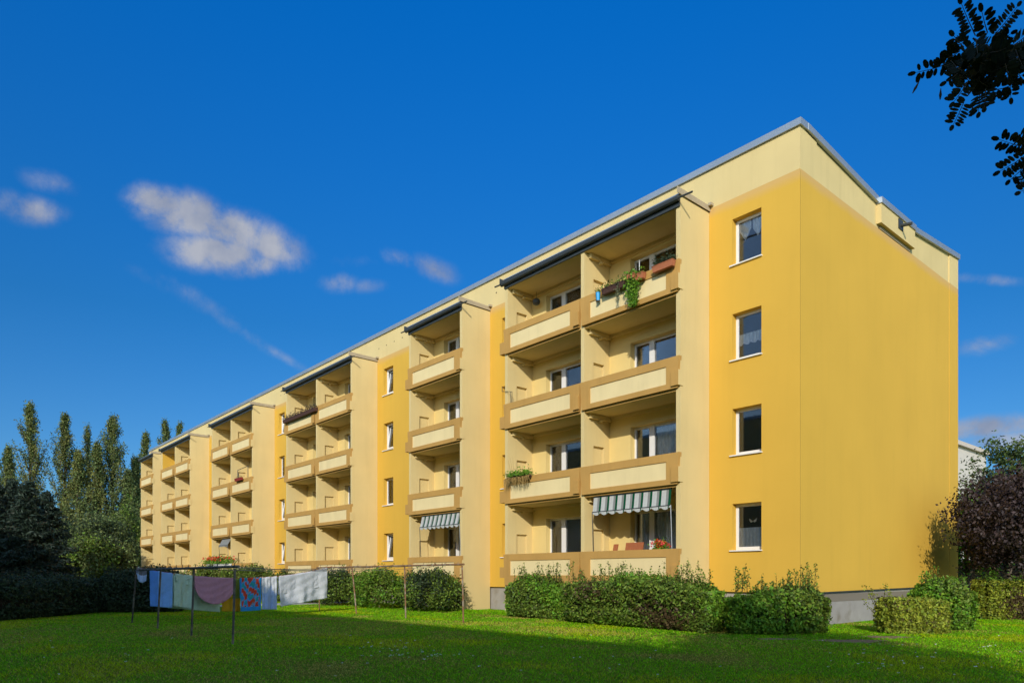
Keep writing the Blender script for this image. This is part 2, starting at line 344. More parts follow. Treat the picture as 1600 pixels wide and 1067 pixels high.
# overflow box in the roof valley
ob = MB(); ob.box(-.03, .13, 5.02, 7.80, 12.62, 13.23); bx = ob.build('roof_outlet_box', M['cream'], house)
c = MB(); c.box(-.33, .17, 4.985, 7.84, 13.234, 13.42); c.build('box_flashing', M['zinc'], bx)
s_ = MB(); s_.box(.132, .155, 6.35, 6.72, 12.86, 13.18); s_.tube([(.14, 6.55, 13.0), (.48, 6.55, 12.95)], .055, 10); s_.build('spout', M['gutter'], bx)
s_ = MB(); s_.box(-.028, .012, 5.2, 7.70, 12.52, 12.615); s_.build('box_shade_strip', M['conc'], bx)  # darker strip standing in for the shadow under the outlet box
# interior so the windows look into rooms
im = MB()
for z in [.9] + FL[1:] + [12.3]: im.box(XL + .05, -.05, .36, DEEP - .05, z - .24, z - .02)
im.box(XL + .05, -.05, 3.6, 3.75, 1.0, 12.0)
for x in (-2.95, -6.73, -10.65, -15.4, -22.6, -26.6, -30.6, -36, -40, -44, -49, -53, -57): im.box(x - .06, x + .06, .37, 3.58, .92, 12.0)
im.build('room_wall', M['room'], house)

# facade windows: one master, copied
def window_master(kind):
    f = MB(); fr = .085
    f.box(0, fr, .20, .27, 0, WH); f.box(WW - fr, WW, .20, .27, 0, WH); f.box(fr, WW - fr, .20, .27, 0, .10); f.box(fr, WW - fr, .20, .27, WH - fr, WH)
    w = f.build('window', M['white'], house)
    s = MB(); s.box(-.07, WW + .03, -.06, .198, -.035, -.003); s.build('sill', M['white'], w)
    p = MB()
    if kind == 'tilted':
        a = .16
        p.prism([(fr, .205, .10), (WW - fr, .205, .10), (WW - fr, .225, .10), (fr, .225, .10)], [(fr, .205 + a, WH - .09), (WW - fr, .205 + a, WH - .09), (WW - fr, .225 + a, WH - .09), (fr, .225 + a, WH - .09)])
        p.build('pane', M['glass'], w)
        q = MB()
        def bar(x0, x1, t0, t1):
            f0 = lambda t: (.18 + a * t, .10 + (WH - .19) * t)
            (ya, za), (yb, zb) = f0(t0), f0(t1)
            q.prism([(x0, ya, za), (x1, ya, za), (x1, ya + .05, za), (x0, ya + .05, za)], [(x0, yb, zb), (x1, yb, zb), (x1, yb + .05, zb), (x0, yb + .05, zb)])
        bar(fr + .002, fr + .05, 0, 1); bar(WW - fr - .05, WW - fr - .002, 0, 1); bar(fr + .055, WW - fr - .055, 0, .05); bar(fr + .055, WW - fr - .055, .95, 1)
        q.build('tilted_sash', M['white'], w)
    else:
        p.box(fr, WW - fr, .225, .24, .10, WH - fr); p.build('pane', M['glass'], w)
    def cur(fn_lo, fn_hi, n=46, x0=.09, x1=WW - .09, y=.262):
        cb = MB()
        for i in range(n):
            a, b = x0 + (x1 - x0) * i / n, x0 + (x1 - x0) * (i + 1) / n
            ya, yb = y + .014 * math.sin(a * 55), y + .014 * math.sin(b * 55)
            cb.poly([(a, ya, fn_lo(a)), (b, yb, fn_lo(b)), (b, yb, fn_hi(b)), (a, ya, fn_hi(a))])
        return cb
    if kind == 'pointed':
        for (c0, c1) in ((.09, .46), (.50, .84)):
            mid = (c0 + c1) / 2
            cur(lambda x: .72 + .30 * min(1, abs(x - mid) / ((c1 - c0) / 2)), lambda x: 1.27, 24, c0, c1).build('curtain', M['curtain'], w)
    if kind == 'mid': cur(lambda x: .50 - .05 * abs(math.sin(x * 14)), lambda x: .78).build('curtain', M['curtain'], w)
    if kind == 'half':
        cur(lambda x: .11, lambda x: .66).build('curtain', M['curtain'], w)
        bf = MB()
        for sx in (-1, 1):
            bf.prism([(.52, .250, .84), (.52 + sx * .13, .250, .93), (.52 + sx * .10, .250, .83), (.52 + sx * .05, .250, .80)], [(.52, .258, .84), (.52 + sx * .13, .258, .93), (.52 + sx * .10, .258, .83), (.52 + sx * .05, .258, .80)])
        bf.build('butterfly_ornament', mat('straw_ornament', (.75, .62, .40), .8, .2), w)
    if kind == 'side': cur(lambda x: .1, lambda x: 1.27, 16, .09, .30).build('curtain', M['curtain'], w)
    return w
masters = {k: window_master(k) for k in ('pointed', 'mid', 'plain', 'half', 'tilted', 'side')}
used = set()
def put_window(kind, x, z):
    o = masters[kind] if kind not in used else copy_tree(masters[kind], house)
    used.add(kind); o.location = (x, 0, z)
for i, (xr, xl, ws) in enumerate(SECT):
    for w in ws:
        for k in range(4):
            if i == 0: kd = ('half', 'plain', 'mid', 'pointed')[k]
            elif i in (2, 3) and w == ws[0]: kd = ('tilted', 'plain', 'tilted', 'tilted')[k] if i == 2 else ('tilted', 'tilted', 'plain', 'tilted')[k]
            else: kd = random.choice(('plain', 'side', 'half', 'mid'))
            put_window(kd, w, SILL[k])
# vents under the eaves
vb = MB(); vb.tube([(0, -.004, 0), (0, .01, 0)], .032, 8)
v0 = vb.build('vent_hole', M['dark'], house); vfirst = True
for (xa, xb, n_) in ((-13.0, -10.9, 3), (-22.5, -19.5, 5), (-35.0, -31.0, 8), (-48.4, -44.6, 7), (-60, -57.8, 3)):
    for i in range(n_):
        o = v0 if vfirst else copy_tree(v0, house); vfirst = False
        o.location = (xa + (xb - xa) * i / (n_ - 1), 0, 13.05)

# balcony stacks
YF = -1.45; YB = -.20
def niche_wall(x0, x1, niche=True):
    b = MB()
    if not niche: b.box(x0, x1, YF, -.002, 0, 12.40); return b
    xc = x1 - .09
    b.box(x0, xc, YF, YB + .02, 0, 12.40)
    b.box(xc, x1, YF, -1.0, 0, 12.40); b.box(xc, x1, -.47, YB + .02, 0, 12.40)
    zs = [0] + FL
    for k in range(4): b.box(xc, x1, -1.0, -.47, FL[k] + 1.66, (FL[k + 1] if k < 3 else 12.40))
    b.box(xc, x1, -1.0, -.47, 0, FL[0])
    return b
def balcony_window(x, z, w, clos, kind):
    f = MB(); y0, y1 = .02, .09; D = .62; H_ = 2.24
    f.box(0, .06, y0, y1, 0, H_); f.box(.06, D, y0, y1, H_ - .08, H_); f.box(.06, D, y0, y1, 0, .10); f.box(D, D + .20, y0 - .012, y1, 0, H_)
    f.box(D + .20, w - .06, y0, y1, H_ - .08, H_); f.box(D + .20, w - .06, y0, y1, .82, .92); f.box(w - .06, w, y0, y1, 0, H_)
    o = f.build('balcony_window', M['white'], house, loc=(x, 0, z))
    p = MB(); p.box(.06, D, y0 + .03, y0 + .045, .10, H_ - .08); p.build('door_pane', M['glass'], o)
    p = MB(); p.box(D + .20, w - .06, y0 + .03, y0 + .045, .92, H_ - .08); p.build('pane', M['glass'], o)
    a = MB(); a.box(D + .20, w - .06, y0, y1, 0, .82); a.build('apron', M['loggia'], o)
    if kind:
        cb = MB(); x0, x1 = ((.08, w - .1) if kind == 2 else (D + .22, w - .1) if kind == 1 else (.08, D - .04)); n_ = int((x1 - x0) * 40)
        for i in range(n_):
            a_, b_ = x0 + (x1 - x0) * i / n_, x0 + (x1 - x0) * (i + 1) / n_
            ya, yb = .16 + .03 * math.sin(a_ * 42), .16 + .03 * math.sin(b_ * 42)
            cb.poly([(a_, ya, .15), (b_, yb, .15), (b_, yb, 2.15), (a_, ya, 2.15)])
        cb.build('curtain', M['curtain'], o)
def parapet(xl, xr, k, ml, mr):
    zt, zb = PT[k], (PT[k] - .92 if k else 1.05); y0, y1 = -1.53, -1.40; t = .07
    pa, pb, pc, pd = xl + ml, xr - mr, zt - .24, (zt - .76 if k else zt - .78)
    b = MB()
    def pt(x, z): # trapezoid lean
        s = (zt - z) / (zt - zb); m_ = (xl + xr) / 2
        return x + (t * s if x < m_ else -t * s)
    ol = [(xl, zb), (xr, zb), (xr, zt), (xl, zt)]; il = [(pa, pd), (pb, pd), (pb, pc), (pa, pc)]
    O = [(pt(x, z) if i < 2 else x, z) for i, (x, z) in enumerate(ol)]
    for i in range(4):
        j = (i + 1) % 4
        b.poly([(O[i][0], y0, O[i][1]), (O[j][0], y0, O[j][1]), (il[j][0], y0, il[j][1]), (il[i][0], y0, il[i][1])])
        b.poly([(il[i][0], y0, il[i][1]), (il[j][0], y0, il[j][1]), (il[j][0], y0 + .03, il[j][1]), (il[i][0], y0 + .03, il[i][1])])
        b.poly([(O[j][0], y0, O[j][1]), (O[i][0], y0, O[i][1]), (O[i][0], y1, O[i][1]), (O[j][0], y1, O[j][1])])
    b.poly([(O[i][0], y1, O[i][1]) for i in (3, 2, 1, 0)])
    o = b.build('balcony_parapet', M['trim'], house)
    q = MB(); q.poly([(pa, y0 + .03, pd), (pb, y0 + .03, pd), (pb, y0 + .03, pc), (pa, y0 + .03, pc)]); q.build('inset_panel', M['panel'], o)
    return o
for bi, (xr, xl, nb) in enumerate(BAYS):
    cuts = [xl, xr] if nb == 1 else [xl, (-6.82 if bi == 0 else (xl + xr) / 2 - .07), xr]
    niche_wall(xl, xl + .15).build('balcony_side_wall', M['cream'], house)
    if nb == 2: niche_wall(cuts[1], cuts[1] + .15).build('balcony_partition', M['cream'], house)
    niche_wall(xr - .15, xr, False).build('balcony_side_wall', M['cream'], house)
    # back wall with door openings
    holes = []; cells = []
    for ci in range(nb):
        a, b_ = cuts[ci] + .15, (cuts[ci + 1] if ci < nb - 1 else xr - .15)
        off = .92 if (bi == 0 and ci == 1) else .76
        w = min(2.3, b_ - a - off - .35); cells.append((a, b_, a + off, w))
        for k in range(4): holes.append((a + off, a + off + w, FL[k], FL[k] + 2.24))
    bw = MB(); bw.wall(xl + .15, xr - .15, .94, 12.40, YB, .1, holes); bw.build('balcony_back_wall', M['loggia'], house)
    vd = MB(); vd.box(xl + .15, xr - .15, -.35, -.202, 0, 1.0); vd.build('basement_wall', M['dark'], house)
    for ci, (a, b_, wx, w) in enumerate(cells):
        for k in range(4):
            sl = MB(); sl.box(a + .002, b_ - .002, -1.42, YB - .002, (PT[k] - .99 if k else 1.0), FL[k] - .01)
            sl.cur = 1; sl.box(a + .002, b_ - .002, -1.435, -1.422, (PT[k] - .992 if k else .995), PT[k] - .95 if k else 1.04)
            sl.cur = 0
            so = sl.build('balcony_slab', [M['cream'], M['trim']], house)
            # console beam along the wall under the slab above
            ceil = (PT[k + 1] - .99) if k < 3 else 12.10
            cb = MB(); cb.box(a + .002, a + .12, -1.25, YB - .004, ceil - .16, ceil - .003); cb.box(a + .002, a + .15, -.78, -.70, ceil - .24, ceil - .162); cb.box(a + .122, b_ - .002, YB - .09, YB - .003, ceil - .10, ceil - .003)
            cb.build('console_beam', M['cream'], house)
            mid = nb == 2
            px0 = xl - .0 if ci == 0 else cuts[ci] + .03; px1 = xr + .01 if ci == nb - 1 else cuts[ci + 1] + .02
            po = parapet(px0, px1, k, .37 if ci == 0 else .44, .46)
            # corbel block at the right end of each parapet
            c = MB(); z0, z1 = PT[k] - .86, PT[k] - .42
            if k == 0: z0, z1 = 1.32, 1.72
            if ci == nb - 1: c.cur = 0; c.box(px1 - .25, px1 + .015, -1.58, -1.36, z0, z1)
            else: c.box(px1 - .25, px1 - .015, -1.60, -1.532, z0, z1)
            c.build('corbel', M['trim'] if ci < nb - 1 else M['cream'], po)
            if ci == nb - 1:
                c = MB(); c.box(px1 - .252, px1 + .012, -1.586, -1.582, z0, z1); c.build('corbel_face', M['trim'], po)
            if ci == 0:
                c = MB(); c.box(xl - .30, xl - .003, -1.46, -1.25, z0, z1); c.build('corbel', M['trim'], po)
            balcony_window(wx, FL[k], w, None, random.choice((0, 0, 1, 2, 3)) if bi else ((2, 1, 0, 0), (2, 3, 1, 2))[ci == 0][k])
    if bi == 4:
        ln = MB(); ln.box(xl + .152, xl + .162, -1.38, YB - .10, FL[3], 12.095); ln.build('wall_lining', M['yellow'], house, )
    # roof over the stack with gutter and side plate
    ro = MB(); ro.box(xl + .15, xr - .15, -1.44, -.003, 12.10, 12.38)
    o = ro.build('balcony_roof', M['cream'], house)
    ct = MB(); ct.prism([(xl - .05, -1.55, 12.41), (xl - .05, -.004, 12.46), (xl - .05, -.004, 12.49), (xl - .05, -1.55, 12.44)], [(xr + .03, -1.55, 12.41), (xr + .03, -.004, 12.46), (xr + .03, -.004, 12.49), (xr + .03, -1.55, 12.44)])
    ct.build('sheet_cover', M['zinc'], o)
    gt = MB(); gt.tube([(xl - .08, -1.56, 12.27), (xr + .02, -1.56, 12.30)], .085, 10); gt.box(xl + .0, xr - .0, -1.50, -1.452, 12.10, 12.40)
    gt.build('gutter', M['gutter'], o)
    for (xa, xb) in ((xr - .05, xr + .52), (xl - .42, xl + .05)):
        sp = MB(); sp.tube([(xa, -1.60, 12.28), (xb, -1.60, 12.26)], .028, 6); sp.build('overflow_pipe', M['gutter'], o)
    sd = MB(); sd.prism([(xr + .032, -1.66, 12.42), (xr + .032, -.003, 12.41), (xr + .032, -.003, 12.57), (xr + .032, -1.66, 12.60)], [(xr + .05, -1.66, 12.42), (xr + .05, -.003, 12.41), (xr + .05, -.003, 12.57), (xr + .05, -1.66, 12.60)])
    sd.box(xr + .052, xr + .16, -.14, -.003, 12.54, 12.62)
    sd.build('side_plate', M['conc'], o)
    sd = MB(); sd.box(xl - .05, xl - .02, -1.68, -1.50, 12.25, 12.45); sd.build('end_cap', M['gutter'], o)

#@@PART2@@
# ---------------------------------------------------------------- foliage tools
def on_z(u, v, z=0):
    d = ray(u, v); t = (z - CAM[2]) / d[2]; return CAM[0] + t * d[0], CAM[1] + t * d[1]
def unit(a): return a / (np.linalg.norm(a, axis=1, keepdims=True) + 1e-9)
def quads(name, V, mats, parent=None, loc=(0, 0, 0), mi=None, tri=False):
    k = 3 if tri else 4; V = np.ascontiguousarray(V, np.float32).reshape(-1, 3); n = len(V) // k
    me = bpy.data.meshes.new(name); me.vertices.add(len(V)); me.vertices.foreach_set('co', V.ravel())
    me.loops.add(len(V)); me.loops.foreach_set('vertex_index', np.arange(len(V), dtype=np.int32))
    me.polygons.add(n); me.polygons.foreach_set('loop_start', np.arange(0, len(V), k, dtype=np.int32)); me.polygons.foreach_set('loop_total', np.full(n, k, np.int32))
    for m in (mats if isinstance(mats, (list, tuple)) else [mats]): me.materials.append(m)
    if mi is not None: me.polygons.foreach_set('material_index', np.asarray(mi, np.int32))
    me.update(calc_edges=True); return link(name, me, parent, loc)
def cards(P, S, outw=None, bias=.0, asp=.55, along=None, abias=0.):
    n = len(P); S = (np.ones(n) * S)[:, None]
    nn = unit(rng.normal(size=(n, 3)))
    if outw is not None: nn = unit(nn + bias * outw)
    a = rng.normal(size=(n, 3))
    if along is not None: a = unit(a) + abias * along
    a = unit(a - (a * nn).sum(1, keepdims=True) * nn); b = np.cross(nn, a)
    return np.stack([P - a * S, P + b * S * asp - a * S * .1, P + a * S, P - b * S * asp - a * S * .1], 1)
def clusters(cs, per, sig, size, **k):
    cs = np.asarray(cs); c = np.repeat(cs, per, 0); P = c + rng.normal(size=c.shape) * np.asarray(sig)
    return cards(P, size * rng.uniform(.6, 1.3, len(P)), **k)

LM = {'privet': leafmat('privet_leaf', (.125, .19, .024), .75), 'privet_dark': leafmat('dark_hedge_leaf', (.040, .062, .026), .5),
      'privet_yellow': leafmat('clipped_hedge_leaf', (.24, .28, .028), .6), 'bright': leafmat('bright_shrub_leaf', (.135, .27, .02), .6),
      'poplar': leafmat('poplar_leaf', (.125, .165, .050), .7, rough=.5), 'poplar_yellow': leafmat('poplar_autumn_leaf', (.19, .20, .052), .6),
      'conifer': leafmat('conifer_needles', (.026, .044, .028), .5, trans=.1), 'purple': leafmat('purple_leaf', (.043, .029, .028), .8, trans=.05),
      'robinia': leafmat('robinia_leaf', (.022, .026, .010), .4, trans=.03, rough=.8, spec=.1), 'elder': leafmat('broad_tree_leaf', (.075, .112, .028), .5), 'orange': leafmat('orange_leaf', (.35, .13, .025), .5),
      'weed': leafmat('weed_leaf', (.13, .16, .03), .5), 'twig': mat('twig_brown', (.045, .034, .022), .95, .1, var=.3, vscale=10), 'redleaf': leafmat('reddish_leaf', (.10, .07, .03), .4)}

def sway(P, s, a):  # cheap smooth noise
    return a * (np.sin(P[:, 0] * s + 1.7 * np.sin(P[:, 1] * s * .7)) + np.sin(P[:, 1] * s * 1.3 + 2.1) + np.sin(P[:, 2] * s * 1.7 + P[:, 0] * s * .6)) / 3
def hedge(name, path, hw, h, n, leaf, label, group=None, size=.046, shoots=60, shoot_h=.35, lumpy=.17, mats2=None, cat='hedge', taper=.85, shoot_leaf=None, square=0):
    path = np.array(path, float); seg = np.diff(path, axis=0); ln = np.linalg.norm(seg, axis=1); cum = np.r_[0, np.cumsum(ln)]; L = cum[-1]
    root = thing(name, (path[:, 0].mean(), path[:, 1].mean(), 0), label, cat, group); o = np.array(root.location)
    def onpath(s):
        i = np.clip(np.searchsorted(cum, s) - 1, 0, len(ln) - 1); f = (s - cum[i]) / ln[i]
        p = path[i] + seg[i] * f[:, None]; t = seg[i] / ln[i][:, None]; return p, t
    def surf(m, depth):
        s = rng.uniform(-.0, L, m); p, t = onpath(s); nrm = np.stack([-t[:, 1], t[:, 0]], 1)
        e = np.minimum(s, L - s); cap = np.clip(e / hw, 0, 1) ; capf = np.sqrt(1 - (1 - cap) ** 2) * (.7 - .5 * square) + .3 + .5 * square
        th = rng.uniform(-.36 * math.pi, 1.36 * math.pi, m)
        cx, cz = np.cos(th), np.sin(th); ex = 2 / (3.2 + 3 * square)
        X = np.sign(cx) * np.abs(cx) ** ex; Zc = np.sign(cz) * np.abs(cz) ** ex
        if square:
            q = rng.uniform(0, 2 * h + 2 * hw, m); X = np.where(q < h, -1, np.where(q < 2 * h, 1, (q - 2 * h) / hw - 1)); Zc = np.where(q < h, 2 * q / h - 1, np.where(q < 2 * h, 2 * (q - h) / h - 1, 1.0))
        z = h * (.5 + .5 * Zc) * (.76 + .24 * capf); wz = 1 - (1 - taper) * (1 - z / h)
        base = np.column_stack([p, z])
        lump = 1 + sway(base + 3.3, 2.6, lumpy) + sway(base, 6.5, lumpy * .7) + sway(base + 1, 15, lumpy * .55) + rng.normal(size=m) * .05
        k = (1 - depth * rng.uniform(0, 1, m) ** 1.5) * lump
        P = np.column_stack([p + nrm * (hw * X * wz * capf * k)[:, None], np.maximum(.02, z * (1 + (k - 1) * .8))])
        out = np.column_stack([nrm * X[:, None], .6 * Zc]); return P, unit(out)
    P, out = surf(n, .38); ends = int(n * .12)
    for e, pt, dr in ((0, path[0], -seg[0] / ln[0]), (1, path[-1], seg[-1] / ln[-1])):
        nr = np.array([-dr[1], dr[0]]); y = rng.uniform(-1, 1, ends); z = rng.uniform(.02, .80 + .15 * square, ends) * h
        bul = .28 * hw * np.sqrt(np.clip(1 - y * y, 0, 1)) * np.sin(np.pi * np.clip(z / h, .05, .95)) + rng.normal(size=ends) * .05
        Q = np.column_stack([pt + dr * bul[:, None] + nr * (hw * .6 * y)[:, None], z]); P = np.vstack([P, Q]); out = np.vstack([out, np.tile([*dr, .2], (ends, 1))])
    V = cards(P - o, size * rng.uniform(.6, 1.35, len(P)), outw=out, bias=.9)
    mi = None; mats = [LM[leaf]]
    if mats2:
        mats += [LM[q] for q in mats2]; w = sway(P, 1.9, 1.6) + rng.normal(size=len(P)) * .35; mi = np.zeros(len(P), int); mi[w > .55] = 1
        if len(mats2) > 1: mi[w < -.9] = 2
    core = MB()
    if shoots:
        VS = []
        tw = core
        for i in range(shoots):
            s = rng.uniform(.05, L - .05, 1); p, t = onpath(s); x, y = p[0] + np.array([-t[0][1], t[0][0]]) * hw * .5 * rng.uniform(-1, 1)
            clump = .5 + .5 * math.sin(s[0] * 4.1 + 1.3 * math.sin(s[0] * 1.7)); sh = shoot_h * rng.uniform(.25, 1.0) * (.35 + .9 * clump)
            lean = rng.normal(size=2) * .12 * sh
            b0 = np.array([x, y, h * .93]); b1 = b0 + np.array([lean[0], lean[1], sh + h * .07])
            tw.tube([b0 - o, b1 - o], [.006, .003], 3)
            k = int(6 + sh * 42); f = rng.uniform(.1, 1, k)[:, None]; Q = b0 + (b1 - b0) * f + rng.normal(size=(k, 3)) * (.022 + .03 * (1 - f))
            VS.append(cards(Q - o, size * .72 * rng.uniform(.6, 1.2, k)))
        VS = np.concatenate(VS)
        if mi is None: mi = np.zeros(len(V), int)
        if shoot_leaf: mats.append(LM[shoot_leaf])
        V = np.concatenate([V, VS]); mi = np.r_[mi, np.full(len(VS), len(mats) - 1 if shoot_leaf else 0)]
    quads('foliage', V, mats, root, mi=mi)
    # dark solid core added inside the leaves to block light, meshed with shoot stems
    m_ = max(2, int(L / .5)); rings = []
    for i in range(m_ + 1):
        p, t = onpath(np.array([min(max(L * i / m_, .001), L - .001)])); nr = np.array([-t[0][1], t[0][0]]); k = .62 if 0 < i < m_ else .3
        rings.append([(p[0][0] + nr[0] * hw * k * a - o[0], p[0][1] + nr[1] * hw * k * a - o[1], h * b) for a, b in ((-.3, .03), (.3, .03), (.7, .4), (.5, .72), (-.5, .72), (-.7, .4))])
    for i in range(m_): core.prism(rings[i], rings[i + 1])
    core.build('branches', LM['twig'], root)
    return root

def limb(b, p0, p1, r0, r1, bend=.1, n=5):
    p0, p1 = np.array(p0, float), np.array(p1, float); L = np.linalg.norm(p1 - p0); pts = []; rd = []; off = rng.normal(size=3) * bend * L
    for i in range(n + 1):
        f = i / n; pts.append(p0 + (p1 - p0) * f + off * math.sin(f * math.pi) * .5); rd.append(r0 + (r1 - r0) * f)
    b.tube(pts, rd, 7); return pts

def poplar(x, y, H, Rm, label, n=8000, size=.125, yellow=.4, group='lombardy poplars beyond the lawn', bare=.06):
    root = thing('poplar_tree', (x, y, 0), label, 'tree', group)
    tb = MB(); limb(tb, (0, 0, 0), (0, 0, H * .93), .28, .03, .006, 8); tb.build('trunk', M['bark'], root)
    br = MB(); CS = []; nb = int(30 + H * 2.2)
    for i in range(nb):
        f = bare + (1 - bare) * (i + rng.uniform()) / nb; z0 = H * f * .92
        prof = (np.clip((f - bare + .05) / .22, 0, 1) ** .6) * (1 - f) ** .78 * 1.32
        r = Rm * prof * rng.uniform(.35, 1.25) + .10; a = rng.uniform(0, 2 * math.pi); ln = r * rng.uniform(2.0, 3.2)
        e = np.array([r * math.cos(a), r * math.sin(a), min(z0 + ln, H * 1.0)])
        limb(br, (0, 0, z0), e, .05, .012, .05, 3)
        for q in np.linspace(.25, 1, 6): CS.append(np.array([0, 0, z0]) * (1 - q) + e * q)
    br.build('branches', M['bark'], root)
    CS = np.array(CS); per = max(8, n // len(CS)); V = clusters(CS, per, (.19, .19, .36), size, along=np.array([[0, 0, 1.]]), abias=.5)
    mi = np.repeat((rng.uniform(size=len(CS)) < yellow).astype(int), per)
    quads('crown', V, [LM['poplar'], LM['poplar_yellow']], root, mi=mi); return root

def round_tree(name, x, y, H, r, zc, leaf, label, n=9000, size=.14, ncl=120, sig=.35, group=None, trunk_r=.14, rz=None, cat='tree', hollow=.45, mats2=None, spikes=0):
    root = thing(name, (x, y, 0), label, cat, group); rz = rz or (H - zc); rx, ry = (r if isinstance(r, (tuple, list)) else (r, r))
    tb = MB(); limb(tb, (0, 0, 0), (rng.normal() * .2, rng.normal() * .2, zc), trunk_r, trunk_r * .5, .03, 5); tb.build('trunk', M['bark'], root)
    d = unit(rng.normal(size=(ncl, 3))); d[:, 2] = np.where(d[:, 2] < -.75, -d[:, 2], d[:, 2]); k = (hollow + (1 - hollow) * rng.uniform(size=ncl) ** .6) * (1 + .18 * np.sin(d[:, 0] * 5 + 2) * np.sin(d[:, 1] * 6) + .1 * rng.normal(size=ncl))
    CS = d * k[:, None] * np.array([rx, ry, rz]) + np.array([0, 0, zc]); CS[:, 2] = np.maximum(CS[:, 2], .25)
    br = MB()
    for i in range(0, ncl, max(1, ncl // 40)): limb(br, (0, 0, zc * rng.uniform(.35, .95)), CS[i], trunk_r * .35, .012, .12, 4)
    br.build('limbs', M['bark'], root)
    per = n // ncl; V = clusters(CS, per, sig, size, outw=np.repeat(d, per, 0), bias=.5)
    if spikes:
        top = CS[d[:, 2] > .25]; ex = []
        for c_ in top[rng.integers(0, len(top), 45)]:
            L_ = spikes * rng.uniform(.4, 1.1); f = rng.uniform(0, 1, 16)[:, None]; ex.append(c_ + np.array([rng.normal() * .15, rng.normal() * .15, 1.]) * L_ * f + rng.normal(size=(16, 3)) * .03)
        V = np.concatenate([V, cards(np.vstack(ex), size * .7)])
    mats = [LM[leaf]] + ([LM[q] for q in mats2] if mats2 else []); mi = np.repeat(rng.integers(0, len(mats), ncl), per); mi = np.r_[mi, np.zeros(len(V) - len(mi), int)]
    quads('crown', V, mats, root, mi=mi); return root

def conifer(x, y, H, r, label, n=14000, size=.17, group='dark conifers behind the hedge'):
    root = thing('conifer_tree', (x, y, 0), label, 'tree', group)
    tb = MB(); limb(tb, (0, 0, 0), (0, 0, H * .97), .2, .02, .01, 6); tb.build('trunk', M['bark'], root)
    br = MB(); P = []; A = []
    nb = 150
    for i in range(nb):
        f = (i + rng.uniform()) / nb; z = .3 + (H - .35) * f; ln = r * (1 - f) ** .75 * rng.uniform(.7, 1.15) + .12; a = rng.uniform(0, 2 * math.pi)
        e = np.array([ln * math.cos(a), ln * math.sin(a), z - ln * .15 + (.35 * ln * f)])
        br.tube([(0, 0, z), e], [.03, .008], 4)
        k = int(n / nb * (.35 + 1.3 * (1 - f))); q = rng.uniform(.1, 1.02, k)[:, None]; spread = .10 + .17 * ln * (1.05 - q)
        p = np.array([0, 0, z]) * (1 - q) + e * q; side = np.array([-math.sin(a), math.cos(a), 0]); p = p + side * rng.normal(size=(k, 1)) * spread * 1.3 + np.array([0, 0, 1.]) * (rng.normal(size=(k, 1)) * .07 - .08 * q)
        P.append(p); A.append(np.tile(e - np.array([0, 0, z + .25 * ln]), (k, 1)))
    br.build('branches', M['bark'], root); P = np.vstack(P); A = unit(np.vstack(A))
    quads('crown', cards(P, size * rng.uniform(.6, 1.3, len(P)), asp=.3, along=A, abias=1.2), LM['conifer'], root); return root

# ---------------------------------------------------------------- hedges by the house
def ypt(u, y): p = on_y(u, 950, y); return (p[0], p[1])
HG = 'loose privet hedges along the yellow block'
hedge('privet_hedge', [(-9.1, -2.35), (-7.8, -2.4), (-6.75, -2.45)], .62, 1.30, 15000, 'privet', 'bushy green hedge piece under the two storey stack of balconies, left of the longest hedge', HG, shoots=60, shoot_h=.5, mats2=['bright'])
hedge('privet_hedge', [(-6.0, -2.75), (-4.2, -2.95), (-2.2, -3.05), (-.72, -3.15)], .72, 1.28, 30000, 'privet', 'longest bushy green hedge in front of the nearest balconies, with thin shoots on top', HG, shoots=120, shoot_h=.48, mats2=['bright', 'redleaf'])
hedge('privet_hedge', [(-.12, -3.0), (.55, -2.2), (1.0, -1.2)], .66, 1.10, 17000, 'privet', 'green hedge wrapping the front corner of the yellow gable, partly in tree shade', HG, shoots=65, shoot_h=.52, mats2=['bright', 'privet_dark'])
def shrub(u0, u1, y, h, lf, label, group, m2=None, n=9000, size=.05, ncl=110, sig=.13, flat=1.0, name='round_shrub', ry=None, cat='shrub'):
    xa, xb = ypt(u0, y)[0], ypt(u1, y)[0]; rx = (xb - xa) / 2
    return round_tree(name, (xa + xb) / 2, y, h, (rx * .84, ry or min(rx * .8, .95)), h * .46, lf, label, n=n, size=size, ncl=ncl, sig=sig, group=group, trunk_r=.03, rz=h * .50, cat=cat, hollow=.62, mats2=m2, spikes=.45)
RG = 'rounded shrubs behind the drying frame'
shrub(556, 634, -2.75, 1.62, 'privet', 'rounded green shrub below the yellow wall strip, between the rusty posts', RG, ['bright'], 13000, ncl=170)
shrub(637, 716, -2.6, 1.55, 'privet', 'rounded green shrub before the single balcony with the striped ground floor awning', RG, ['privet_dark'], 13000, ncl=170)
shrub(508, 556, -2.9, 1.6, 'privet', 'dark green shrub showing right of the white sheet', RG, ['privet_dark'], 10000, ncl=130)
shrub(462, 514, -2.9, 1.35, 'privet', 'green shrub behind the white sheet', RG, ['bright'], 9000, ncl=130)
for i, (ua, ub, hh, lab) in enumerate(((262, 300, 1.45, 'thin weedy shrub rising behind the pale green towel'), (296, 354, 1.95, 'tall yellowish weedy shrub below the balcony with red geraniums'), (350, 388, 1.75, 'yellow green weedy shrub behind the dark front post of the laundry stand'), (384, 412, 1.9, 'yellow green weeds growing behind the colourful beach towel'), (420, 466, 1.45, 'low dark weedy shrub behind the white blouse on the line'))):
    shrub(ua, ub, -2.6, hh, 'weed', lab, 'weedy shrubs under the far balconies', ['privet'], 6000, size=.07, ncl=130, sig=.15, name='weedy_shrub', ry=.9)
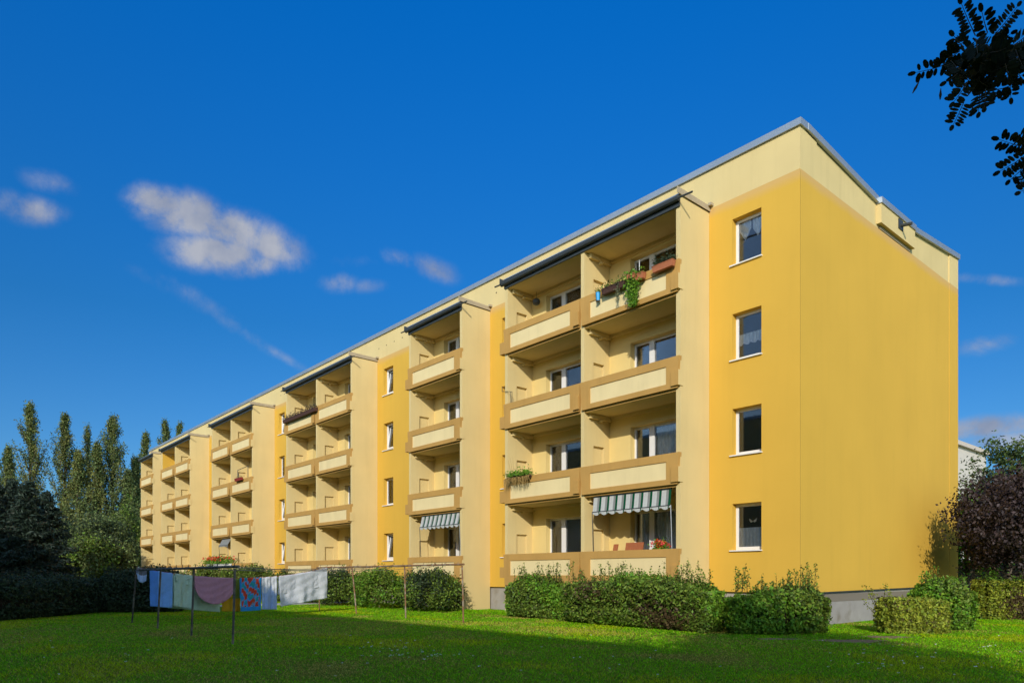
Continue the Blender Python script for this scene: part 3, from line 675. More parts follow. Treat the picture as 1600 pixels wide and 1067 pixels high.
# right hand pieces by the gable
G = 'clipped hedge pieces beside the gable'
hedge('clipped_hedge', [(2.22, -.06), (2.65, .45), (3.1, .97)], .42, .80, 15000, 'privet_yellow', 'low clipped hedge block with yellowish leaves and bare twigs at its foot, nearest the gable', G, shoots=10, shoot_h=.25, mats2=['privet', 'redleaf'], lumpy=.07, square=1, taper=.95)
hedge('bushy_hedge', [(2.35, 1.75), (2.75, 2.2), (3.15, 2.65)], .55, 1.28, 9000, 'bright', 'taller bright green bush behind the low clipped hedge at the gable', G, shoots=45, shoot_h=.3, mats2=['privet'], lumpy=.14)
hedge('clipped_hedge', [(1.95, 8.2), (2.5, 8.8), (3.1, 9.4)], .55, 1.2, 15000, 'privet_yellow', 'reddish green clipped hedge block at right in front of the purple tree', G, shoots=55, shoot_h=.42, mats2=['privet', 'redleaf'], lumpy=.07, size=.045, shoot_leaf='bright', square=1, taper=.95)
hedge('clipped_hedge', [(3.5, 10.2), (4.4, 11.2), (5.6, 12.6)], .6, 1.25, 6000, 'privet_dark', 'dark green hedge at the right edge under the purple tree', G, shoots=20, shoot_h=.3, size=.05)
# spindly seedling on the low hedge, orange plant
wp = thing('seedling', (2.05, .15, 0), 'spindly yellow green seedling rising left of the low clipped hedge', 'plant'); tw = MB(); VS = []
for i in range(9):
    e = np.array([rng.normal() * .22, rng.normal() * .15, rng.uniform(.75, 1.28)]); tw.tube([(0, 0, .3), e * (.6, .6, .7), e], [.008, .006, .003], 4); f = rng.uniform(.3, 1, 26)[:, None]
    VS.append(cards(np.array([0, 0, .3]) * (1 - f) + e * f + rng.normal(size=(26, 3)) * .035, .030))
quads('leaves', np.concatenate(VS), LM['privet_yellow'], wp); tw.build('stem', LM['twig'], wp)
q = on_z(1192, 988); op = thing('orange_plant', (q[0], q[1], 0), 'small plant with orange leaves at the foot of the corner hedge', 'plant'); tw = MB(); P = np.column_stack([rng.normal(size=420) * .16, rng.normal(size=420) * .12, np.abs(rng.normal(size=420)) * .16 + .03])
quads('leaves', cards(P, .04), [LM['orange'], LM['privet_yellow']], op, mi=(rng.uniform(size=420) < .4).astype(int)); tw.tube([(0, 0, 0), (0, 0, .3)], .01, 4); tw.build('stem', LM['twig'], op)
# dark hedge on the left
p0, p1, p2, p3 = on_z(-60, 974), on_z(60, 964), on_z(124, 958), None
def back(p, d): return (p[0] + FW[0] * d, p[1] + FW[1] * d)
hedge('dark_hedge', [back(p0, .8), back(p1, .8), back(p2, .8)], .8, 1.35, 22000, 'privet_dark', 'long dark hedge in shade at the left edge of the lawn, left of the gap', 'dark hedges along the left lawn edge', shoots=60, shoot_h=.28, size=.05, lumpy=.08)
q0, q1 = on_z(143, 958), on_z(262, 957)
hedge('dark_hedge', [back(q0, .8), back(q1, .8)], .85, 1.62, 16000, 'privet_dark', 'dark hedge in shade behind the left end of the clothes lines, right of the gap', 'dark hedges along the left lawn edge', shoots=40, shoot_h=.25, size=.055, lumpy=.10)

# ---------------------------------------------------------------- trees
for (u, v, Z, r, lab) in ((-12, 738, 43, 2.2, 'dark conifer cut by the left edge of the photo'), (44, 752, 41, 2.2, 'dark conifer in the middle of the group behind the left hedge'), (74, 768, 47, 2.3, 'dark conifer at the right of the group, its tip in front of the tallest poplar'), (18, 748, 50, 2.2, 'dark conifer at the back of the group, before the small poplar')):
    p = at(u, 897, Z); conifer(p[0], p[1], 1.45 + (897 - v) / FPX * Z, r, lab, n=18000, size=.13)
for (u, v, Z, r, yl, lab) in ((47, 624, 92, 1.95, .5, 'tallest poplar, yellowish, rising behind the dark conifers'), (13, 698, 96, 1.5, .2, 'short poplar at the far left beside the tallest one'),
        (102, 643, 94, 1.9, .5, 'poplar with yellowish lower crown, second of the tall ones from the left'), (122, 705, 92, 1.45, .5, 'short poplar leaning against the yellowish tall one'), (137, 660, 99, 1.15, .15, 'thin sparse poplar with a bare stem between the two tall clumps'),
        (152, 690, 93, 1.6, .6, 'shorter yellowish poplar in front of the dark twin topped one'), (176, 646, 95, 2.2, .2, 'broad dark poplar with a double top left of the block'), (199, 738, 95, 1.5, .1, 'low dark poplar right of the double topped one'), (212, 715, 98, 1.35, .1, 'dark poplar nearest the far end of the block'),
        (227, 672, 108, 1.5, .2, 'poplar tip showing over the low end of the roof, leftmost of three'), (258, 648, 112, 1.6, .15, 'poplar tip over the roof, tallest of three'), (281, 653, 118, 1.5, .15, 'poplar tip over the roof, rightmost of three')):
    p = at(u, 897, Z); poplar(p[0], p[1], 2.35 + (897 - v) / FPX * Z, r * 1.12, lab, yellow=yl * .8, n=(6000 if u == 137 else 16000))
bi = 0
for (u, vt, Z, r, lf, m2, lab) in ((118, 818, 70, 3.6, 'poplar', ['privet_dark'], 'broad green bush right of the conifers behind the hedge gap'), (150, 805, 74, 3.4, 'poplar', ['poplar_yellow'], 'loose bush with yellow leaves under the poplars'), (165, 812, 70, 2.6, 'poplar', ['privet_dark'], 'green bush left of the far balconies'), (196, 790, 84, 3.0, 'poplar', ['privet'], 'green bush touching the far end of the block'),
        (92, 815, 76, 3.0, 'privet_dark', ['poplar'], 'dark bush between conifers and the green bushes'), (160, 845, 62, 2.6, 'poplar', ['privet_dark'], 'low dull green bush just above the dark hedge'), (132, 845, 60, 2.6, 'poplar', ['privet'], 'low green bush above the gap in the hedge'), (60, 835, 66, 3.0, 'privet_dark', None, 'dark bush at the foot of the conifers'), (-10, 800, 62, 3.2, 'privet_dark', None, 'dark bush at the left edge behind the conifers')):
    p = at(u, 897, Z); H = 1.45 + (897 - vt) / FPX * Z
    round_tree('bush', p[0], p[1], H, r, H * .5, lf, lab, n=15000, size=.12, ncl=170, sig=.34, group='bushes under the poplars', cat='bush', rz=H * .5, hollow=.35, mats2=m2)
round_tree('purple_leaved_tree', 3.25, 9.6, 4.85, (2.3, 2.6), 3.0, 'purple', 'dark purple leaved tree overlapping the right edge of the gable', n=38000, size=.062, ncl=380, sig=.20, trunk_r=.11, rz=1.75, hollow=.5)
p = at(1640, 897, 28); round_tree('purple_leaved_tree', p[0], p[1], 5.6, 2.6, 3.4, 'purple', 'purple leaved tree cut by the right edge of the photo', n=16000, size=.085, ncl=200, sig=.26, trunk_r=.12, rz=2.2)
p = at(1578, 897, 39); round_tree('lacy_green_tree', p[0], p[1], 8.5, 2.5, 6.4, 'elder', 'loose green tree behind the purple tree, lacy against the sky', n=5600, size=.095, ncl=80, sig=.28, trunk_r=.15, rz=2.6, hollow=.3)
p = at(1512, 897, 33); round_tree('lacy_green_tree', p[0], p[1], 5.0, 1.8, 3.0, 'bright', 'yellow green tree squeezed between gable and purple tree', n=7000, size=.10, ncl=120, sig=.28, trunk_r=.1, rz=2.0, hollow=.3)
p = at(1625, 897, 44); round_tree('lacy_green_tree', p[0], p[1], 9.2, 3.6, 6.2, 'elder', 'green tree at the right edge behind the purple trees', n=9000, size=.13, ncl=170, sig=.33, trunk_r=.15, rz=3.0, hollow=.3)
p = at(1560, 897, 48); hedge('background_hedge', [(p[0] - 12, p[1] - 4), (p[0] + 16, p[1] + 14)], 1.2, 3.2, 9000, 'privet_dark', 'dark tall hedge far behind the gable', size=.12, shoots=0)

# neighbouring block behind
nb_ = thing('apartment_building', (-11.2, 45, 0), 'whitish block showing as a thin light wedge between gable and trees', 'apartment building')
b = MB(); b.box(-58, 0, 0, 12, 0, 12.4); b.build('wall', mat('white_render', (.62, .57, .50), .9, .1, var=.05), nb_)
b = MB(); b.box(-58.3, .3, -.3, 12.3, 12.405, 12.75); b.build('roof', mat('light_roof_edge', (.60, .52, .44), .8, .2), nb_)
# the parallel block behind the camera whose shadow lies across the lawn
YS = -7.2 - 13.85 / .57
sb = thing('apartment_building', (0, YS, 0), 'parallel yellow block across the lawn that throws the long straight shadow', 'apartment building')
b = MB(); hs = [(x, x + 1.4, s, s + 1.4) for x in np.arange(-72, 43, 5.9) for s in SILL]
b.wall(-75, 46, 0, 13.6, 0.0, -.3, hs); b.box(-75, 46, -12, -.302, 0, 13.6); b.build('wall', M['cream'], sb)
b = MB(); b.box(-75.1, 46.1, -12.1, .08, 13.604, 13.85); b.build('roof_flashing', M['zinc'], sb)
wmesh = MB(); wmesh.box(0, 1.4, -.22, -.16, 0, .09); wmesh.box(0, 1.4, -.22, -.16, 1.31, 1.4); wmesh.box(0, .08, -.22, -.16, .09, 1.31); wmesh.box(1.32, 1.4, -.22, -.16, .09, 1.31); wmesh.box(.66, .74, -.22, -.16, .09, 1.31)
w0 = wmesh.build('window', M['white'], sb); pn = MB(); pn.box(.08, 1.32, -.20, -.19, .09, 1.31); pn.build('pane', M['glass'], w0)
for i, hh in enumerate(hs):
    o = w0 if i == 0 else copy_tree(w0, sb); o.location = (hh[0], 0, hh[2])

# robinia beside the camera: shades the lawn, one branch hangs into view
TX, TY = 12.3, -17.0
rb = thing('robinia_tree', (TX, TY, 0), 'robinia whose branch of small oval leaflets hangs into the top right corner', 'tree')
tb = MB(); limb(tb, (0, 0, 0), (.2, -.1, 4.2), .19, .13, .03, 6); limb(tb, (.2, -.1, 4.1), (.5, -.4, 8.2), .12, .03, .06, 6); limb(tb, (.2, -.1, 4.0), (-.6, .9, 7.4), .09, .03, .06, 6); limb(tb, (.2, -.1, 4.2), (1.3, .8, 7.3), .08, .02, .06, 6)
tb.build('trunk', M['bark'], rb)
ncl = 150; d_ = unit(rng.normal(size=(ncl, 3))); CS = d_ * (.35 + .65 * rng.uniform(size=(ncl, 1)) ** .5) * np.array([2.35, 2.35, 2.1]) + np.array([.6, .0, 6.25]); 
extra = np.array([[-2.2, 1.6, 6.2], [-2.4, .4, 6.6], [-1.6, -2.4, 7.0], [.6, 2.6, 7.2], [2.6, 1.4, 6.5], [2.9, -.6, 6.9], [0, 0, 8.5], [-.6, .8, 8.2], [1.4, .4, 8.2]]); CS = np.vstack([CS, extra])
V = clusters(CS, 150, .30, .085); 
cen = V.mean(1) + np.array([TX, TY, 0]); dx = cen - np.array(CAM); Zc = dx[:, 0] * FW[0] + dx[:, 1] * FW[1]; lat = dx[:, 0] * RT[0] + dx[:, 1] * RT[1]
keep = ~((Zc > .1) & (lat < .80 * Zc + .15) & (dx[:, 2] < .87 * Zc + .2))
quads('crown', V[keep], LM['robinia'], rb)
# the visible pinnate leaves
BZ = 3.1; LV = []; st = MB()
def P3(u, v, dz=0): return np.array(at(u, v, BZ + dz)) - np.array([TX, TY, 0])
def ell(c, a, w):
    e = [c - a * math.cos(math.pi * q / 4) + w * math.sin(math.pi * q / 4) for q in range(8)]
    LV.extend(([e[0], e[1], e[2], e[3]], [e[0], e[3], e[4], e[5]], [e[0], e[5], e[6], e[7]]))
def pinnate(b, t, dz0, dz1, pairs=None, wide=1.0, tilt=.14):
    A, B = P3(*b, dz0), P3(*t, dz1); ax = B - A; L = np.linalg.norm(ax); ax /= L
    view = unit(((A + B) / 2 + np.array([TX, TY, 0]) - np.array(CAM))[None])[0]
    nn = view + rng.normal(size=3) * tilt; nn -= ax * nn.dot(ax); nn /= np.linalg.norm(nn); sd = np.cross(ax, nn)
    st.tube([A, (A + B) / 2 - np.array([0, 0, .004]), B], [.0022, .0017, .001], 4)
    n_ = pairs or max(4, int(L / .0185)); ll = .0185 * wide
    for i in range(n_):
        f = .10 + .88 * i / n_; c = A + ax * L * f
        for s in (-1, 1):
            if rng.uniform() < .05: continue
            dr = sd * s + ax * rng.uniform(.1, .5); dr /= np.linalg.norm(dr); k = ll * rng.uniform(.8, 1.15); tw_ = nn + rng.normal(size=3) * .14; w_ = np.cross(dr, tw_); w_ /= np.linalg.norm(w_)
            o_ = c + dr * (.004 + k); h = k * .54
            ell(o_, dr * k, w_ * h)
    ell(B + ax * ll * .8, ax * ll, sd * ll * .52)
for (b_, t_) in (((1524, 56), (1502, 6)), ((1543, 52), (1534, 18)), ((1550, 60), (1590, 10)), ((1556, 66), (1580, 53)), ((1506, 74), (1490, 56)), ((1482, 100), (1430, 114)), ((1490, 92), (1470, 100)), ((1500, 112), (1478, 128)), ((1512, 128), (1490, 160)), ((1506, 160), (1489, 196)),
        ((1531, 146), (1529, 176)), ((1540, 140), (1538, 168)), ((1548, 142), (1582, 133)), ((1572, 128), (1600, 116)), ((1500, 80), (1478, 92)), ((1580, 74), (1612, 48)), ((1512, 60), (1494, 74)), ((1520, 118), (1500, 140)),
        ((1612, 232), (1560, 218)), ((1610, 238), (1562, 268)), ((1608, 252), (1578, 282)), ((1622, 284), (1594, 300)), ((1614, 222), (1590, 212))):
    z_ = rng.normal() * .12; pinnate(b_, t_, z_, z_ + rng.normal() * .03)
for i in range(46):   # dense middle of the spray
    c = (rng.normal(1524, 19), rng.normal(93, 20)) if i < 30 else (rng.normal(1580, 16), rng.normal(98, 14)); a = rng.uniform(0, 2 * math.pi); l_ = rng.uniform(18, 30)
    z_ = rng.normal() * .2; pinnate(c, (c[0] + l_ * math.cos(a), c[1] + l_ * math.sin(a)), z_, z_ + rng.normal() * .06, tilt=.35)
for i in range(14):
    c = (rng.normal(1622, 10), rng.normal(262, 18)); a = rng.uniform(0, 2 * math.pi); pinnate(c, (c[0] + 24 * math.cos(a), c[1] + 24 * math.sin(a)), rng.normal() * .12, rng.normal() * .12, tilt=.3)
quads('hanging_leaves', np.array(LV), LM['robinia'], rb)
bp0, bp3 = np.array((.2, -.1, 4.0)), P3(1640, 70, .2); bpts = []
for i in range(13):
    f = i / 12; q = bp0 + (bp3 - bp0) * f; q[2] += .55 * math.sin(math.pi * f ** .8); q[:2] += np.array((.10, -.08)) * math.sin(7 * f) * (1 - f); bpts.append(q)
st.tube(bpts, list(np.linspace(.05, .016, 13)), 7)
for i in range(4, 12):
    e = bpts[i] + np.array((rng.normal() * .35, rng.normal() * .35, rng.uniform(.05, .45)))
    if ((e[0] + TX - CAM[0]) * RT[0] + (e[1] + TY - CAM[1]) * RT[1]) > .86 * max(.1, (e[0] + TX - CAM[0]) * FW[0] + (e[1] + TY - CAM[1]) * FW[1]): limb(st, bpts[i], e, .012, .004, .08, 3); limb(st, P3(1640, 70, .2), P3(1560, 85), .014, .006, .05); limb(st, P3(1560, 85), P3(1490, 98), .006, .003, .05); limb(st, P3(1560, 85), P3(1520, 60), .005, .003, .05); limb(st, P3(1545, 95), P3(1512, 150), .004, .002, .05)
limb(st, P3(1660, 90, .2), P3(1625, 250), .010, .004, .05); limb(st, P3(1640, 70, .2), P3(1575, 100), .008, .004, .05)
st.build('hanging_branch', M['bark'], rb)
pd = MB()
for (a_, b_) in (((1437, 126), (1426, 146)), ((1470, 138), (1469, 156)), ((1520, 165), (1518, 182))): pd.tube([P3(*a_), P3(*((a_[0] * .4 + b_[0] * .6), (a_[1] * .4 + b_[1] * .6))), P3(*b_)], [.001, .006, .002], 6)
pd.build('seed_pods', M['bark'], rb)

# ---------------------------------------------------------------- drying frames, lines and laundry
def frame(y, posts, zt, uspan, m, label, hooks):
    pts = []
    for (ut, ub) in posts: pts.append((on_y(ut, 890, y)[0], on_y(ub, 980, y)[0]))
    xs = [p[0] for p in pts]; x0, x1 = on_y(uspan[0], 890, y)[0], on_y(uspan[1], 890, y)[0]
    root = thing('laundry_stand', ((x0 + x1) / 2, y, 0), label, 'laundry stand', 'steel pipe laundry stands on the lawn'); ox = (x0 + x1) / 2
    for (xt, xb_) in pts:
        b = MB(); b.tube([(xb_ - ox, 0, -.05), ((xb_ + xt) / 2 - ox + .01, 0, zt * .5), (xt - ox, 0, zt - .03)], .025, 8); b.build('post', m, root)
    b = MB(); b.tube([(x0 - ox, 0, zt - .02), ((x0 + x1) / 2 - ox, 0, zt - .01), (x1 - ox, 0, zt + .01)], .029, 8); b.build('crossbar', m, root)
    n_ = hooks
    for i in range(n_):
        x = x0 + (x1 - x0) * (i + .5) / n_ - ox; b = MB(); b.tube([(x, 0, zt), (x + .01, -.0, zt + .07), (x + .03, 0, zt + .085)], .009, 5); b.build('hook', m, root)
    return root
F1 = frame(-13.33, [(213, 206), (251, 246), (303, 299), (367, 363.5)], 1.60, (215, 373), M['darkpipe'], 'dark weathered pipe stand for clothes lines, nearest the camera in shade', 16)
F2 = frame(-5.9, [(498, 499), (550, 557), (632, 634), (722, 724)], 1.74, (495, 725), M['rust'], 'rusty pipe stand for clothes lines, in the sun before the rounded shrubs', 16)
def wire(A, B, sag, r, m, label, group):
    n_ = 24; pts = [tuple(A[i] + (B[i] - A[i]) * t - (sag * 4 * t * (1 - t) if i == 2 else 0) for i in range(3)) for t in np.linspace(0, 1, n_)]
    b = MB(); b.tube(pts, r, 5); o = b.build('clothes_line', m); return tag(o, label, 'clothes line', group)
for i in range(6):
    x1 = -10.6 + .98 * i; x2 = -13.6 + 1.12 * i
    wire((x1, -13.33, 1.63), (x2, -5.9, 1.77), .10 + .03 * (i % 3), .005, M['wire'], 'thin empty wire strung between the dark and the rusty stand', 'empty clothes wires')
LA, LB, SAG = np.array((-12.95, -13.33, 1.63)), np.array((-15.85, -5.9, 1.77)), .37
LA2, LB2 = LA - (.45, 0, 0), LB - (.45, 0, 0)
M['pegwood'] = mat('clothes_peg_wood', (.45, .30, .16), .8, .2)
M['redcord'] = mat('red_cord', (.45, .07, .03), .7, .3)
wire(LA, LB, SAG, .008, M['redcord'], 'red cord sagging under the laundry', None)
wire(LA2, LB2, SAG + .02, .006, M['wire'], 'grey line behind the red cord, carrying the green cloths', None)
def lp(t, second=False):
    a, b_ = (LA2, LB2) if second else (LA, LB); p = a + (b_ - a) * t; p = p.copy(); p[2] -= (SAG + (.02 if second else 0)) * 4 * t * (1 - t); return p
def t_at(u, second=False):
    ts = np.linspace(-.02, 1.05, 400); us = [proj(*lp(t, second))[0] for t in ts]; return float(np.interp(u, us, ts))
def fabric(name, col, col2=None, fn=None, trans=.3):
    m = mat(name, col, .95, .1, var=.07, vscale=14, bump=.25, bscale=40, trans=trans); return m
LD = np.array((LB - LA)); LD[2] = 0; LD /= np.linalg.norm(LD); LN = np.array((LD[1], -LD[0], 0))
if LN[0] < 0: LN = -LN
def cloth(name, u0, u1, vb, mats, label, cat, second=False, shape=None, mi_fn=None, wr=.035, back=.6, freq=9, nx=44, nz=28, seed=0):
    t0, t1 = t_at(u0, second), t_at(u1, second); r_ = np.random.default_rng(seed + 11); ph = r_.uniform(0, 6, 6)
    vb0, vb1 = vb if isinstance(vb, tuple) else (vb, vb); Vt = []; F = []; mi = []
    c0 = lp((t0 + t1) / 2, second)
    for side in (0, 1):
        base = len(Vt)
        for i in range(nx + 1):
            f = i / nx; p = lp(t0 + (t1 - t0) * f, second); Z = proj(*p)[2]; vl = proj(*p)[1]; vbb = vb0 + (vb1 - vb0) * f; Lh = (vbb - vl) * Z / FPX
            if shape: Lh *= shape(f)
            if side: Lh *= back
            for j in range(nz + 1):
                g_ = j / nz; amp = wr * (.25 + .9 * g_)
                w = amp * (math.sin(f * freq + ph[0] + .8 * g_) + .6 * math.sin(f * freq * 2.3 + ph[1] - 1.2 * g_) + .3 * math.sin(g_ * 7 + f * 4 + ph[2]))
                w += .012 * math.sin(f * 41 + 5 * g_ + ph[3]) * g_ + .01 * math.sin(g_ * 23 + f * 13 + ph[4])
                s = .012 + .5 * w if side == 0 else -.02 - .4 * w
                if j == 0: s = 0
                dxl = .05 * (f - .5) * -g_ * Lh * .6
                q_ = p + LN * s + LD * dxl + np.array((0, 0, .008 - g_ * Lh)); Vt.append(tuple(q_ - c0))
        for i in range(nx):
            for j in range(nz):
                a = base + i * (nz + 1) + j; F.append((a, a + nz + 1, a + nz + 2, a + 1)); mi.append(mi_fn((i + .5) / nx, (j + .5) / nz) if mi_fn else 0)
    me = bpy.data.meshes.new(name); me.from_pydata(Vt, [], F)
    for m in mats: me.materials.append(m)
    me.polygons.foreach_set('material_index', mi); me.polygons.foreach_set('use_smooth', [True] * len(F)); me.update()
    o = link(name, me, None, tuple(c0)); sm = o.modifiers.new('Solidify', 'SOLIDIFY'); sm.thickness = .004
    for q_ in (.04, .5, .96):
        p = lp(t0 + (t1 - t0) * q_, second) - c0; b = MB(); b.box(p[0] - .008, p[0] + .008, p[1] - .012, p[1] + .012, p[2] - .055, p[2] + .03); b.build('peg', M['pegwood'], o)
    return tag(o, label, cat, 'laundry on the lines')
fb = lambda n_, c: fabric(n_, c)
blue, blue2, green, mauve, olive, ochre, white, pale, sea = fb('blue_terry', (.28, .54, .92)), fb('deep_blue_terry', (.15, .38, .85)), fb('pale_green_terry', (.60, .74, .58)), fb('mauve_terry', (.66, .34, .43)), fb('olive_cloth', (.30, .38, .06)), fb('ochre_cloth', (.85, .48, .03)), fb('white_cotton', (.88, .89, .91)), fb('pale_blue_cotton', (.52, .66, .90)), fb('sea_blue_terry', (.05, .38, .78))
redp, orp, teal, grey_ = fb('red_print', (.75, .09, .05)), fb('orange_print', (.75, .28, .04)), fb('teal_print', (.05, .45, .45)), fb('grey_knit', (.22, .22, .24))
h2 = lambda a, b: (math.sin(a * 127.1 + b * 311.7) * 43758.5453) % 1
cloth('bathing_garment', 214, 229, 911, [grey_, pale], 'small grey and pale blue garment hanging at the left end of the line', 'garment', shape=lambda f: .75 + .25 * math.sin(f * math.pi), mi_fn=lambda f, g_: 1 if g_ > .5 else 0, wr=.05, freq=14, nx=20, nz=14, seed=1)
cloth('towel', 234, 269, (947, 950), [blue, blue2], 'blue terry towel with a darker left third', 'towel', mi_fn=lambda f, g_: 1 if f < .33 else 0, seed=2)
cloth('towel', 271, 301, (947, 951), [green], 'pale green towel hanging between two dark frame posts, right of the blue towel', 'towel', seed=3, wr=.05)
cloth('towel_flap', 273, 300, (910, 912), [green], 'short pale green cloth folded over the top of the pale green towel', 'cloth', seed=33, wr=.06, shape=lambda f: .8 + .4 * math.sin(f * math.pi))
cloth('bed_sheet', 262, 343, (950, 956), [green], 'wide pale green sheet hanging lowest behind the mauve cloth', 'sheet', second=True, seed=4, wr=.05)
cloth('round_tablecloth', 302, 368, 944, [mauve], 'mauve round cloth folded into a half circle', 'tablecloth', shape=lambda f: max(.12, math.sqrt(max(0, 1 - (2 * f - 1) ** 2)) ** .8), seed=5, wr=.02, back=.97)
cloth('striped_cloth', 346, 374, (955, 955), [olive, ochre], 'olive cloth with an ochre lower band behind the mauve half circle', 'cloth', second=True, mi_fn=lambda f, g_: 1 if g_ > .62 else 0, seed=6)
def print_fn(f, g_):
    if g_ > .88 or f < .06 or f > .93: return 0
    a = math.sin(f * 15 + 2.5 * math.sin(g_ * 9)) + math.sin(g_ * 17 - f * 9 + 1.5 * math.sin(f * 11)) + .5 * math.sin(f * 37 + g_ * 29)
    return 1 if a > .45 else 2 if a > .30 else 3 if a < -1.2 else 4 if -.55 < a < -.35 else 5 if -.1 < a < 0 else 0
def _old_print(f, g_):
    if g_ > .88 or f < .06 or f > .93: return 0
    a = math.sin(f * 9 + 2 * math.sin(g_ * 7)) + math.sin(g_ * 13 - f * 5) + .6 * math.sin(f * 23 + g_ * 17)
    return 1 if a > .75 else 2 if a > .45 else 3 if a < -1.3 else 4 if -.15 < a < 0 else 0
cloth('beach_towel', 375, 408, (955, 953), [sea, redp, orp, teal, blue, ochre], 'blue beach towel with an abstract red and orange pattern', 'towel', mi_fn=print_fn, nx=70, nz=80, wr=.02, seed=7)
cloth('blouse', 409, 433, 952, [white, pale], 'white blouse fading to pale blue, left of the big white sheet', 'blouse', mi_fn=lambda f, g_: 1 if g_ > .42 + .1 * math.sin(f * 9) else 0, seed=8, wr=.05, freq=13)
cloth('bed_sheet', 436, 511, (948, 934), [white], 'large white sheet at the right end of the laundry', 'sheet', seed=9, wr=.05, freq=12, nx=90)

EARTH = []; M['earth'] = mat('trodden_earth', (.24, .17, .10), 1, .05, var=.25, vscale=9, bump=.5, bscale=30)
# ---------------------------------------------------------------- things on the balconies
def awning(u0, u1, y_top, y_bot, zt, zb, nst, cols, label, poles, slant=0):
    x0, x1 = on_y(u0, 800, y_bot)[0], on_y(u1, 800, y_top)[0]; cx_ = (x0 + x1) / 2
    root = thing('awning', (cx_, y_top, zt), label, 'awning', 'balcony awnings'); b = MB(); n_ = nst * 4
    for i in range(n_):
        a, c = x0 + (x1 - x0) * i / n_ - cx_, x0 + (x1 - x0) * (i + 1) / n_ - cx_; ci = (0, 0, 1, 2)[i % 4] if i % 4 != 3 else 2; b.cur = ci
        ms = 5
        for j in range(ms):
            f0, f1 = j / ms, (j + 1) / ms; yy = lambda f: (y_bot - y_top) * f; zz = lambda f: (zb - zt) * f - .03 * math.sin(math.pi * f)
            b.poly([(a, yy(f1), zz(f1)), (c, yy(f1), zz(f1)), (c, yy(f0), zz(f0)), (a, yy(f0), zz(f0))])
    o = b.build('fabric', cols, root); o.modifiers.new('Solidify', 'SOLIDIFY').thickness = .006
    b = MB(); n_ = nst * 8
    for i in range(n_):
        a, c = x0 + (x1 - x0) * i / n_ - cx_, x0 + (x1 - x0) * (i + 1) / n_ - cx_; q_ = lambda k: -.055 - .075 * abs(math.sin(math.pi * (k / 8)))
        b.cur = 2 if i % 8 in (6,) else 0; yb_ = y_bot - y_top
        b.poly([(a, yb_ - .004, zb - zt + q_(i)), (c, yb_ - .004, zb - zt + q_(i + 1)), (c, yb_ - .004, zb - zt - .005), (a, yb_ - .004, zb - zt - .005)])
    o = b.build('valance', cols, root); o.modifiers.new('Solidify', 'SOLIDIFY').thickness = .006
    b = MB(); b.tube([(x0 - cx_, 0, .02), (x1 - cx_, 0, .02)], .03, 8); b.build('roller', M['gutter'], root)
    b = MB(); b.tube([(x0 - cx_, y_bot - y_top, zb - zt - .01), (x1 - cx_, y_bot - y_top, zb - zt - .01)], .016, 6); b.build('front_bar', M['gutter'], root)
    for (xx, m_) in ((x0 - cx_ - .02, M['gutter']), (x1 - cx_ + .02, M['zinc'])):
        b = MB(); b.tube([(xx, y_bot - y_top, zb - zt), (xx + .03, poles - y_top, 2.2 - zt)], .013, 6); b.build('pole', m_, root)
    return root
aw_w, aw_g, aw_k = fb('awning_white', (.66, .67, .64)), fb('awning_green', (.01, .10, .045)), fb('awning_grey', (.33, .34, .32))
awning(926, 1049, -1.37, -1.43, 3.96, 3.49, 9, [aw_w, aw_k, aw_g], 'green and white striped awning over the nearest ground floor balcony', -1.41)
awning(656, 721, -1.38, -1.50, 3.96, 3.50, 9, [aw_w, aw_k, aw_g], 'striped awning on the single ground floor balcony', -1.45)
awning(342, 361, -1.30, -1.55, 3.96, 3.5, 5, [aw_k, aw_k, aw_k], 'plain greyish awning on the far ground floor balcony above red geraniums', -1.45)

def planter(u0, u1, v0, v1, label, m, leafm, n_, spread=(.10, .10, .08), up=.10, y=-1.66, dep=.16, hgt=.16, flowers=None, nf=0, size=.035, name='flower_box', group='flower boxes on the balconies'):
    a, c = on_y(u0, v0, y), on_y(u1, v1, y); cx_, cz = (a[0] + c[0]) / 2, (a[2] + c[2]) / 2; w = abs(c[0] - a[0])
    root = thing(name, (cx_, y, cz), label, 'flower box', group)
    b = MB(); b.prism([(-w / 2 + .02, -dep / 2 + .02, -hgt), (w / 2 - .02, -dep / 2 + .02, -hgt), (w / 2 - .02, dep / 2 - .02, -hgt), (-w / 2 + .02, dep / 2 - .02, -hgt)], [(-w / 2, -dep / 2, 0), (w / 2, -dep / 2, 0), (w / 2, dep / 2, 0), (-w / 2, dep / 2, 0)]); b.box(-w / 2 - .008, w / 2 + .008, -dep / 2 - .008, dep / 2 + .008, .001, .02); b.build('box', m, root)
    if n_:
        P = np.column_stack([rng.uniform(-w / 2, w / 2, n_), rng.normal(size=n_) * spread[1], .03 + np.abs(rng.normal(size=n_)) * up]); quads('plants', cards(P, size * rng.uniform(.6, 1.3, n_)), leafm, root)
    if nf:
        c_ = np.column_stack([rng.uniform(-w / 2, w / 2, nf), rng.normal(size=nf) * spread[1], rng.uniform(.6, 1.25, nf) * (up * 1.9)]); P = np.repeat(c_, 26, 0) + rng.normal(size=(nf * 26, 3)) * .032
        quads('flowers', cards(P, .028 * rng.uniform(.6, 1.2, len(P)), asp=.9), flowers, root, mi=np.repeat(rng.integers(0, len(flowers), nf), 26))
    return root
planter(942, 978, 452, 441, 'brown flower box with sparse plants, left on the top right balcony', M['brownbox'], LM['privet'], 260, up=.05)
planter(991, 1007, 432, 426, 'short terracotta flower box right of the trailing ivy', M['terra'], LM['privet'], 60, up=.03)
planter(1021, 1053, 419, 406, 'terracotta flower box at the right end of the top right balcony', M['terra'], LM['privet_dark'], 260, up=.09)
